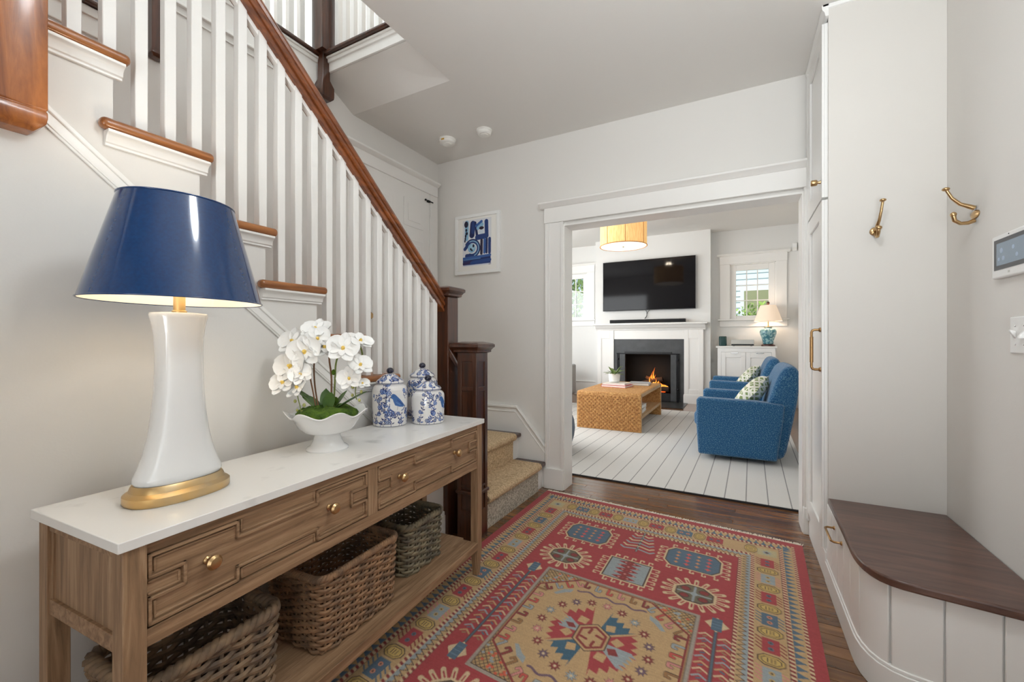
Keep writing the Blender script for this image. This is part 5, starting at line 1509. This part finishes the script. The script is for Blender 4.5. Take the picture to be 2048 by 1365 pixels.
# ------------------------------------------------------------------ outdoors
lw = struct('ground', B(-30, 30, 9.0, 40, -0.6, -0.4), 'lawn', 'lawn outside the windows')
nh = thing('neighbour_house', 'pale blue clapboard house seen through the right window', 'house', (1.0, 14.5, -0.4))
for k in range(26):
    z = -0.4+k*0.17
    MB().prism([(14.5, z), (14.46, z), (14.49, z+0.18), (14.5, z+0.18)], 'x', -1.1, 6.0).build('clapboard', 'siding', nh, world=True)
B(-1.1, 6.0, 14.5, 19, -0.4, 4.0).build('wall', 'siding', nh, world=True)
wn = B(0.02, 2.2, 14.40, 14.47, 0.6, 2.80).build('window_frame', 'house_trim', nh, world=True)
mat('shade_green', (150, 152, 110), 0.8)
B(0.12, 2.05, 14.385, 14.41, 0.75, 2.64).build('window_blind', 'shade_green', wn, world=True)
MB().prism([(13.9, 3.95), (20, 3.95), (17, 6.4)], 'x', -1.6, 6.6).build('roof', 'house_roof', nh, world=True)
def bush(name, label, c, rx, ry, rz, n, m, seed, ls, group=None):
    rn = random.Random(seed)
    t_ = thing(name, label, 'shrub' if 'shrub' in name else 'tree', (c[0], c[1], -0.4), group=group)
    q = MB()
    for i in range(n):
        a = rn.uniform(0, 2*PI); u = rn.uniform(-1, 1); r_ = rn.uniform(.45, 1)**.5
        p_ = Vector((c[0]+rx*r_*math.sqrt(1-u*u)*math.cos(a), c[1]+ry*r_*math.sqrt(1-u*u)*math.sin(a), c[2]+rz*r_*u))
        M_ = Matrix.Rotation(rn.uniform(0, 6.3), 3, 'Z') @ Matrix.Rotation(rn.uniform(-1.2, 1.2), 3, 'X')
        s_ = ls*rn.uniform(.6, 1.2)
        q.add([p_+M_ @ Vector(v) for v in ((-s_*.5, 0, 0), (0, -s_, .02), (s_*.5, 0, 0), (0, s_, -.02))], [(0, 1, 2, 3)])
    q.build('foliage', m, t_, world=True, kind='stuff')
    MB().tube([(c[0], c[1], -0.4), (c[0]+.05, c[1], c[2])], [.06, .03], 7).build('trunk', 'log_bark', t_, world=True)
bush('garden_shrub', 'leafy green shrub outside the right window', (0.55, 12.2, 1.15), 1.1, .7, 0.98, 1700, 'foliage', 1, .07)
bush('garden_tree', 'bright green maple outside the left window', (-4.55, 11.6, 2.6), .75, .7, 1.0, 900, 'foliage', 2, .08)
bush('garden_tree', 'dark green tree further behind the left window', (-6.6, 16.0, 1.6), 2.6, 1.2, 2.6, 2600, 'foliage_dark', 3, .16)

# ------------------------------------------------------------------ living room rug
lr = thing('area_rug', 'large pale grey rug with thin dark stripes in the living room', 'rug', (-1.3, 5.4, 0), R(-1.2))
B(-2.2, 1.83, -1.93, 2.02, 0.0005, 0.012).build('rug_field', 'striped_wool', lr)
mat('rug_binding', (46, 46, 48), 0.9)
for yy in (-1.945, 2.02): B(-2.2, 1.83, yy, yy+0.015, 0.0005, 0.011).build('binding', 'rug_binding', lr)

# ------------------------------------------------------------------ fireplace
fp = thing('fireplace', 'white panelled fireplace surround with a dark slate facing', 'fireplace', (-1.54, YBR, 0))
yf = YBR-0.05
for (a, b) in ((-2.53, -2.20), (-0.90, -0.575)):
    pi_ = B(a, b, yf, YBR, 0, 1.36).build('pilaster', 'trim_paint', fp, world=True)
    q = MB()
    for c in ((a, a+0.075, 0.16, 1.36), (b-0.075, b, 0.16, 1.36), (a+0.075, b-0.075, 0.16, 0.26), (a+0.075, b-0.075, 1.20, 1.36)): q.box(c[0], c[1], yf-0.014, yf, c[2], c[3])
    q.build('panel_frame', 'trim_paint', pi_, bevel=0.003, world=True)
    q = MB()
    for c in ((a+0.075, a+0.087, 0.26, 1.20), (b-0.087, b-0.075, 0.26, 1.20), (a+0.087, b-0.087, 0.26, 0.272), (a+0.087, b-0.087, 1.188, 1.20)): q.box(c[0], c[1], yf-0.008, yf, c[2], c[3])
    q.build('panel_bead', 'trim_paint', pi_, world=True)
    MB().box(a-0.01, b+0.01, yf-0.024, YBR, 0, 0.15).box(a-0.006, b+0.006, yf-0.02, YBR, 0.15, 0.17).build('plinth', 'trim_paint', pi_, bevel=0.003, world=True)
B(-2.20, -0.90, yf, YBR, 1.185, 1.36).build('frieze', 'trim_paint', fp, world=True, bevel=0.003)
MB().prism([(YBR, 1.36), (yf-0.02, 1.36), (yf-0.03, 1.385), (yf-0.06, 1.41), (yf-0.09, 1.45), (yf-0.10, 1.455), (yf-0.10, 1.46), (YBR, 1.46)], 'x', -2.56, -0.54).build('cornice', 'trim_paint', fp, world=True)
B(-2.60, -0.50, yf-0.13, YBR, 1.46, 1.495).build('mantel_shelf', 'trim_paint', fp, bevel=0.008, world=True)
MB().box(-2.20, -1.975, yf+0.01, YBR, 0, 1.185).box(-1.13, -0.90, yf+0.01, YBR, 0, 1.185).box(-1.975, -1.13, yf+0.01, YBR, 0.925, 1.185).build('slate_facing', 'slate', fp, world=True)
MB().box(-2.05, -1.05, 8.70, 8.72, 0, 1.0).box(-2.06, -2.04, YBR, 8.70, 0, 1.0).box(-1.06, -1.04, YBR, 8.70, 0, 1.0).box(-2.05, -1.05, YBR, 8.70, 0.98, 1.0).box(-2.05, -1.05, YBR, 8.70, 0, 0.02).build('firebox', 'soot', fp, world=True)
struct('hearth', B(-2.25, -0.84, 7.66, yf+0.01, 0, 0.012), 'hearth_slate', 'dark slate hearth slab in front of the fireplace', bevel=0.003)
# guard frame
fs = thing('fire_screen', 'black metal fireplace screen with hinged doors', 'fire screen', (-1.55, yf, 0.012))
q = MB()
for c in ((-2.13, -2.09), (-1.02, -0.985)): q.box(c[0], c[1], yf-0.035, yf-0.012, 0.012, 0.905)
q.box(-2.14, -0.975, yf-0.035, yf-0.012, 0.895, 0.915).build('frame', 'black_metal', fs, world=True, bevel=0.002)
MB().box(-1.985, -1.12, yf-0.02, yf, 0.905, 0.945).build('top_bar', 'black_plastic', fs, world=True)
for c in ((-2.08, -1.975), (-1.13, -1.03)): B(c[0], c[1], yf-0.03, yf-0.02, 0.03, 0.895).build('side_leaf', 'slate', fs, world=True)
B(-1.975, -1.13, yf-0.03, yf-0.01, 0.02, 0.17).build('lower_rail', 'black_plastic', fs, world=True)
for z in (0.25, 0.80):
    for x in (-2.105, -1.0): MB().sphere((x, yf-0.042, z), 0.02, 8, 6).build('hinge', 'black_metal', fs, world=True)
def logs():
    for i, (x0, x1, y, z0, z1, r_) in enumerate(((-1.92, -1.22, 8.62, .24, .26, .055), (-1.85, -1.18, 8.52, .22, .23, .05), (-1.75, -1.30, 8.56, .30, .42, .045), (-1.36, -1.62, 8.57, .30, .44, .04))):
        g_ = MB().tube([(x0, y, z0), ((x0+x1)/2, y+.01, (z0+z1)/2+.01), (x1, y, z1)], [r_, r_*1.1, r_*.95], 10)
        tag(g_.build('firewood_log', 'log_bark', None, smooth=50), ['lower rear log burning in the fireplace', 'lower front log burning in the fireplace', 'upper log leaning right in the fireplace', 'upper log leaning left in the fireplace'][i], 'log', 'logs on the fire')
    gr = thing('fire_grate', 'black iron grate under the burning logs', 'grate', (-1.55, 8.57, 0.02))
    q = MB()
    for x in (-1.9, -1.7, -1.5, -1.3): q.box(x, x+.02, 8.47, 8.67, .15, .17)
    q.box(-1.93, -1.25, 8.48, 8.50, .13, .15).box(-1.93, -1.25, 8.64, 8.66, .13, .15)
    for x in (-1.9, -1.3):
        for y in (8.48, 8.64): q.box(x, x+.02, y, y+.02, .02, .15)
    q.build('bars', 'black_metal', gr, world=True)
    MB().box(-1.88, -1.25, 8.50, 8.65, .171, .20).build('ember_bed', 'ember', gr, world=True)
    fl = thing('fire', 'orange flames rising from the logs', 'fire', (-1.5, 8.56, .2))
    rn = random.Random(12)
    for i in range(34):
        x = -1.80+.018*i+rn.uniform(-.02, .02); y = 8.53+rn.uniform(-.03, .08)
        hgt = (.07+.30*math.exp(-((x+1.47)/.10)**2))*rn.uniform(.45, 1.1); ph = rn.uniform(0, 6)
        pts = [(x+.026*t*math.sin(ph+5*t)+.05*t*math.copysign(1, -1.47-x)*min(1, abs(x+1.47)*4), y, .26+hgt*t) for t in (0, .15, .3, .45, .6, .75, .9, 1)]
        MB().tube(pts, [w_*rn.uniform(.22, .4) for w_ in (.03, .05, .05, .036, .024, .014, .007, .002)], 7).build('flame', 'flame', fl, smooth=60, world=True)
    light('fire_glow', 'POINT', (-1.5, 8.5, .48), (0, 0, 0), 2.6, (1.0, .40, .10), radius=.08)
logs()

# ------------------------------------------------------------------ television and sound bar
tv = thing('television', 'large black flat screen television above the mantel', 'television', (-1.56, YBR, 1.75))
B(-2.405, -0.71, YBR-0.075, YBR-0.05, 1.755, 2.705).build('screen', 'tv_glass', tv, world=True, bevel=0.003)
q = MB()
for c in ((-2.412, -2.405, 1.75, 2.71), (-0.71, -0.703, 1.75, 2.71), (-2.412, -0.703, 2.705, 2.712), (-2.412, -0.703, 1.742, 1.755)): q.box(c[0], c[1], YBR-0.078, YBR-0.05, c[2], c[3])
q.build('bezel', 'black_plastic', tv, world=True)
B(-1.9, -1.2, YBR-0.05, YBR, 2.0, 2.5).build('wall_mount', 'black_plastic', tv, world=True)
q = MB().tube([(-1.60, YBR-0.02, 1.76), (-1.57, YBR-0.02, 1.70), (-1.57, YBR-0.03, 1.63), (-1.60, YBR-0.035, 1.58)], .005, 6).tube([(-1.50, YBR-0.02, 1.76), (-1.555, YBR-0.02, 1.71), (-1.575, YBR-0.03, 1.63), (-1.61, YBR-0.035, 1.58)], .004, 6)
q.build('cable', 'black_plastic', tv, smooth=60, world=True)
sb = thing('sound_bar', 'long black sound bar on the mantel shelf', 'sound bar', (-1.57, yf-0.06, 1.495))
MB().prism([(yf-0.11, 1.497), (yf-0.015, 1.497), (yf-0.01, 1.55), (yf-0.02, 1.562), (yf-0.10, 1.562), (yf-0.115, 1.55)], 'x', -2.255, -0.865).build('body', 'black_plastic', sb, bevel=0.006, world=True)
mat('grille_cloth', (30, 30, 32), 0.9)
B(-2.235, -0.885, yf-0.119, yf-0.112, 1.503, 1.548).build('grille', 'grille_cloth', sb, world=True)

# ------------------------------------------------------------------ white cabinet with lamp, speaker and receiver
cy0 = 8.40
wc = thing('white_cabinet', 'white two door cabinet below the right window', 'cabinet', (0.095, 8.56, 0))
B(-0.345, 0.535, cy0+0.02, YB-0.03, 0.08, 1.03).build('carcass', 'white_lacquer', wc, world=True)
B(-0.37, 0.56, cy0-0.015, YB-0.03, 1.03, 1.06).build('top', 'white_lacquer', wc, world=True, bevel=0.005)
MB().box(-0.345, -0.29, cy0, cy0+0.02, 0, 1.03).box(0.48, 0.535, cy0, cy0+0.02, 0, 1.03).box(-0.29, 0.48, cy0, cy0+0.02, 0.96, 1.03).box(-0.29, 0.48, cy0, cy0+0.02, 0.0, 0.10).build('face_frame', 'white_lacquer', wc, world=True)
for (a, b) in ((-0.286, 0.092), (0.098, 0.476)):
    dd = B(a, b, cy0+0.006, cy0+0.02, 0.105, 0.955).build('door', 'white_lacquer', wc, world=True)
    q = MB()
    for c in ((a, a+0.07, 0.105, 0.955), (b-0.07, b, 0.105, 0.955), (a+0.07, b-0.07, 0.105, 0.175), (a+0.07, b-0.07, 0.86, 0.955)): q.box(c[0], c[1], cy0-0.004, cy0+0.006, c[2], c[3])
    q.build('door_frame', 'white_lacquer', dd, world=True, bevel=0.002)
    c = (a+b)/2+.02
    MB().box(c-0.055, c+0.055, cy0-0.02, cy0-0.004, 0.935, 0.948).build('pull', 'chrome', dd, world=True, bevel=0.003)
ll = thing('ginger_jar_lamp', 'cream shaded lamp with a teal patterned jar base on the white cabinet', 'lamp', (0.435, 8.55, 1.06))
MB().lathe([(0.10, 0), (0.105, 0.008), (0.105, 0.02), (0.09, 0.03), (0.085, 0.035)], 8).build('wood_stand', 'rosewood', ll, smooth=30)
MB().lathe([(0.07, 0.035), (0.08, 0.045), (0.085, 0.09), (0.105, 0.16), (0.125, 0.215), (0.128, 0.25), (0.115, 0.285), (0.08, 0.305), (0.055, 0.315), (0.055, 0.325)], 36).build('jar_base', 'jar_teal', ll, smooth=50)
MB().lathe([(0.065, 0.325), (0.065, 0.335), (0.02, 0.338), (0.012, 0.345), (0.012, 0.42)], 20).build('neck', 'brass', ll, smooth=40)
n = 36
MB().loft([[(r_*math.cos(2*PI*i/n), r_*math.sin(2*PI*i/n), z) for i in range(n)] for r_, z in ((0.212, 0.43), (0.118, 0.705))], False, False).build('lamp_shade', 'linen_shade', ll, smooth=60)
q = MB().tube([(0, 0, 0.42), (0, 0, 0.73)], 0.004, 6)
for a in (0, 2.1, 4.2): q.tube([(0, 0, 0.70), (0.117*math.cos(a), 0.117*math.sin(a), 0.704)], 0.003, 5)
q.build('harp', 'brass', ll)
MB().lathe([(0.006, 0.70), (0.02, 0.73), (0.025, 0.75), (0.012, 0.77)], 12).build('finial', 'rosewood', ll, smooth=50)
light('jar_lamp_bulb', 'POINT', (0.435, 8.55, 1.62), (0, 0, 0), 4, (1.0, 0.86, 0.72), radius=.04)
sk = thing('wireless_speaker', 'small dark green speaker on the left end of the white cabinet', 'speaker', (-0.265, 8.53, 1.06))
MB().oval([(0.056, 0.05, 0.004), (0.062, 0.055, 0.01), (0.062, 0.055, 0.165), (0.058, 0.051, 0.172)], 28, e=4).build('body', 'speaker_green', sk, smooth=40)
MB().oval([(0.05, 0.045, 0.0), (0.05, 0.045, 0.005)], 24, e=4).oval([(0.05, 0.044, 0.172), (0.05, 0.044, 0.174)], 24, e=4).build('end_cap', 'black_plastic', sk)
rc = thing('media_receiver', 'flat silver media box on the white cabinet', 'electronics', (0.045, 8.53, 1.06))
B(-0.178, 0.178, -0.10, 0.10, 0.008, 0.115).build('case', 'receiver', rc, bevel=0.005)
B(-0.172, 0.172, -0.104, -0.10, 0.012, 0.036).build('front_strip', 'black_plastic', rc)
MB().box(-0.15, -0.12, -0.08, -0.05, 0, 0.009).box(0.12, 0.15, -0.08, -0.05, 0, 0.009).box(-0.15, -0.12, 0.05, 0.08, 0, 0.009).box(0.12, 0.15, 0.05, 0.08, 0, 0.009).build('foot', 'black_plastic', rc)
ms = thing('motion_sensor', 'small white motion sensor high in the living room corner', 'sensor', (0.835, YB, 2.76))
B(-0.035, 0.035, -0.05, 0, -0.06, 0.075).build('housing', 'plastic_white', ms, bevel=0.01, seg=3)
B(-0.025, 0.025, -0.056, -0.049, -0.045, 0.0).build('lens', 'detector', ms, bevel=0.004)

# ------------------------------------------------------------------ drum ceiling lamp
dl_ = thing('drum_ceiling_lamp', 'round drum ceiling lamp with a woven amber shade', 'ceiling lamp', (-1.475, 6.15, 2.50))
RD = 0.325
n = 60
MB().loft([[(RD*math.cos(2*PI*i/n), RD*math.sin(2*PI*i/n), z) for i in range(n)] for z in (0.015, 0.40)], False, False).build('drum_shade', 'grass_shade', dl_, smooth=60)
q = MB()
for z in (0.012, 0.395): q.tube([((RD+.002)*math.cos(2*PI*i/n), (RD+.002)*math.sin(2*PI*i/n), z) for i in range(n)], .006, 6, closed=True)
mat('shade_band', (190, 130, 66), 0.8)
q.build('shade_band', 'shade_band', dl_, smooth=60)
q = MB()
for a in (-118, -72, -20, 40, 130): q.box(-.004, .004, -.001, .001, .02, .39) if False else q.tube([(RD*1.003*math.cos(R(a)), RD*1.003*math.sin(R(a)), .02), (RD*1.003*math.cos(R(a)), RD*1.003*math.sin(R(a)), .39)], .004, 5)
q.build('shade_seam', 'shade_band', dl_, smooth=60)
MB().lathe([(RD-.008, .010), (RD-.008, .016)], 60).build('diffuser', 'diffuser', dl_, smooth=30)
MB().lathe([(.006, -.002), (.014, .002), (.014, .012)], 14).build('finial', 'chrome', dl_, smooth=40)
MB().lathe([(.012, .016), (.012, .64), (.07, .642), (.07, .67)], 16).build('stem', 'chrome', dl_, smooth=30)
light('drum_lamp_bulb', 'POINT', (-1.475, 6.15, 2.95), (0, 0, 0), 14, (1.0, .86, .66), radius=.06)

# ------------------------------------------------------------------ coffee table
tb = thing('coffee_table', 'woven rattan waterfall coffee table with an open shelf', 'coffee table', (-1.485, 6.13, 0.012))
tx0, tx1, ty0, ty1 = -1.90, -1.07, 5.37, 6.90
B(tx0, tx1, ty0, ty0+.055, .012, .47).build('end_panel', 'rattan', tb, bevel=0.008, seg=3, world=True)
B(tx0, tx1, ty1-.055, ty1, .012, .47).build('end_panel', 'rattan', tb, bevel=0.008, seg=3, world=True)
B(tx0, tx1, ty0, ty1, .44, .497).build('top', 'rattan', tb, bevel=0.022, seg=4, world=True)
B(tx0+.012, tx1-.012, ty0+.055, ty1-.055, .17, .205).build('shelf', 'table_wood', tb, world=True)
for x in (tx0+.004, tx1-.0):
    q = MB()
    q.box(x-.004, x+.002, ty0+.02, ty1-.02, .448, .49).box(x-.004, x+.002, ty0+.006, ty0+.05, .012, .47).box(x-.004, x+.002, ty1-.05, ty1-.006, .012, .47).box(x-.004-.008, x-.006, ty0+.055, ty1-.055, .17, .205)
    q.build('edge_banding', 'table_wood', tb, world=True)
# weave courses on the near panel, real relief
wv = MB(); rn = random.Random(2); nx2, nz2 = 30, 17
for i in range(nx2):
    for k in range(nz2):
        if (i+k) % 2: continue
        x = tx0+.02+(tx1-tx0-.04)*(i+.5)/nx2; z = .025+.425*(k+.5)/nz2
        wv.box(x-.0135, x+.0135, ty0-.007, ty0+.002, z-.0105, z+.0105)
wv.build('weave_relief', 'rattan_dark', tb, bevel=0.003, seg=1, world=True, kind='stuff')
def book(label, x, y, z, w_, d_, h_, rz, cover, group='books on the coffee table'):
    b_ = thing('book', label, 'book', (x, y, z), rz, group=group)
    MB().box(-w_/2, w_/2, -d_/2, d_/2, 0, .004).box(-w_/2, w_/2, -d_/2, d_/2, h_-.004, h_).box(-w_/2, -w_/2+.004, -d_/2, d_/2, 0, h_).build('cover', cover, b_)
    B(-w_/2+.004, w_/2-.006, -d_/2+.006, d_/2-.006, .004, h_-.004).build('pages', 'paper', b_)
book('red covered book at the bottom of the coffee table stack', -1.545, 6.08, .498, .36, .30, .03, R(-8), 'book_red')
book('cream covered book on top of the red book', -1.555, 6.09, .528, .33, .27, .026, R(-5), 'book_cream')
book('pale grey book lying behind the plant on the coffee table', -1.32, 6.52, .498, .30, .30, .032, R(4), 'book_grey')
book('lower white book on the coffee table shelf', -1.25, 5.85, .206, .26, .34, .05, R(3), 'book_cream', 'books on the table shelf')
book('upper white book on the coffee table shelf', -1.25, 5.85, .256, .24, .32, .045, R(-4), 'book_cream', 'books on the table shelf')
pp = thing('potted_plant', 'small green leafy plant in a white pot on the books', 'potted plant', (-1.60, 6.13, .555))
MB().lathe([(.055, 0), (.075, .01), (.082, .10), (.082, .125), (.076, .127), (.07, .11), (.02, .108)], 28).build('pot', 'pot_white', pp, smooth=40)
rn = random.Random(6)
for k in range(18):
    az = 2*PI*k/18*2.4; el = R(rn.uniform(15, 70))
    leaf_mb(rn.uniform(.10, .19), rn.uniform(.016, .024), (.015*math.cos(az), .015*math.sin(az), .105), az, el, rn.uniform(.4, .9), 7).build('leaf', 'plant_leaf', pp, smooth=60)

# ------------------------------------------------------------------ armchairs (face -x)
def armchair(label, y0, pl_label):
    x0, z0 = -0.37, 0.014
    c = thing('armchair', label, 'armchair', (0.05, y0+.5, 0.012), group='blue tweed armchairs')
    Wd = 1.0
    side = [(-.355, .055), (-.372, .33), (-.372, .575), (-.355, .602), (.15, .592), (.36, .572), (.345, .40), (.318, .20), (.300, .055)]
    for (a, b) in ((y0, y0+.13), (y0+Wd-.13, y0+Wd)):
        MB().prism(side, 'y', a, b).build('arm', 'blue_fabric', c, bevel=0.022, seg=4, world=True)
    # back: profile swept across the width, rounded at the top
    prof = [(.285, .05), (.365, .07), (.385, .20), (.425, .40), (.462, .62), (.482, .80), (.475, .885), (.44, .925), (.385, .930), (.335, .895), (.285, .78), (.235, .62), (.20, .45), (.22, .25), (.25, .10)]
    ys = [(y0+.035, .94), (y0+.06, .985), (y0+.11, 1.0), (y0+Wd*.5, 1.01), (y0+Wd-.11, 1.0), (y0+Wd-.06, .985), (y0+Wd-.035, .94)]
    cxp, czp = .34, .5
    MB().loft([[(cxp+(x-cxp)*s_, yy, czp+(z-czp)*s_) for x, z in prof] for yy, s_ in ys]).build('backrest', 'blue_fabric', c, smooth=50, subsurf=1, world=True)
    B(-.36, .30, y0+.10, y0+Wd-.10, .055, .30).build('seat_base', 'blue_fabric', c, bevel=.015, world=True)
    B(-.405, .26, y0+.135, y0+Wd-.135, .30, .45).build('seat_cushion', 'blue_fabric', c, bevel=.045, seg=5, world=True)
    MB().lathe([(.24, .0), (.24, .045)], 28, c=(0.0, y0+.5, .012)).build('swivel_base', 'black_plastic', c, world=True)
    # cushion resting against the back
    p_ = thing('throw_pillow', pl_label, 'pillow', (.10, y0+.42, .45), group='patterned pillows on the armchairs')
    q = MB(); n_ = 15; rings = []
    for s_ in (1, -1):
        for j in range(n_):
            for i in range(n_):
                u, v = -1+2*i/(n_-1), -1+2*j/(n_-1)
                ed = (1-u**4)*(1-v**4)
                q.v.append((s_*.085*ed**.5, u*.17*(1+.06*v*v*abs(u)), v*.17*(1+.06*u*u*abs(v))))
    for s_ in (0, 1):
        for j in range(n_-1):
            for i in range(n_-1):
                f_ = (s_*n_*n_+j*n_+i, s_*n_*n_+j*n_+i+1, s_*n_*n_+(j+1)*n_+i+1, s_*n_*n_+(j+1)*n_+i)
                q.f.append(f_ if s_ == 0 else f_[::-1])
    q.xf(Matrix.Translation((0, 0, .165)) @ Matrix.Rotation(R(40), 4, 'Y') @ Matrix.Rotation(R(30), 4, 'X'))
    q.build('cover', 'lattice_print', p_, smooth=60)
armchair('blue tweed armchair nearer to the hall opening', 4.50, 'green and white lattice pillow on the nearer armchair')
armchair('blue tweed armchair further away by the fireplace', 6.52, 'green and white lattice pillow on the further armchair')

# ------------------------------------------------------------------ sofa and ottoman
sf = thing('sofa', 'light grey sofa at the left of the fireplace, mostly hidden by the casing', 'sofa', (-3.4, 6.85, 0))
B(-3.95, -2.90, 5.6, 8.12, .10, .40).build('base', 'grey_fabric', sf, bevel=.02, world=True)
B(-3.85, -2.89, 7.90, 8.13, .10, .69).build('arm', 'grey_fabric', sf, bevel=.03, seg=4, world=True)
B(-3.85, -2.89, 5.58, 5.81, .10, .69).build('arm', 'grey_fabric', sf, bevel=.03, seg=4, world=True)
B(-4.05, -3.75, 5.6, 8.12, .10, .88).build('backrest', 'grey_fabric', sf, bevel=.05, seg=4, world=True)
for (a, b) in ((5.82, 6.85), (6.86, 7.89)): B(-3.78, -2.895, a, b, .40, .54).build('seat_cushion', 'grey_fabric', sf, bevel=.04, seg=4, world=True)
for x in (-3.9, -3.0):
    for y in (5.7, 8.0): B(x-.03, x+.03, y-.03, y+.03, .0125, .10).build('foot', 'black_plastic', sf, world=True)
ot = thing('ottoman', 'dark blue rounded ottoman just inside the opening, cut off by the casing', 'ottoman', (-1.87, 4.08, 0.012))
MB().lathe([(.30, .02), (.345, .06), (.375, .16), (.385, .24), (.375, .32), (.345, .395), (.28, .42), (.12, .43)], 40).build('cushion', 'navy_fabric', ot, smooth=60)
MB().lathe([(.29, 0), (.29, .03)], 36).build('base', 'black_plastic', ot, smooth=30)
q = MB().tube([(.352*math.cos(2*PI*i/48), .352*math.sin(2*PI*i/48), .39) for i in range(48)], .006, 6, closed=True)
q.build('piping', 'navy_fabric', ot, smooth=60)
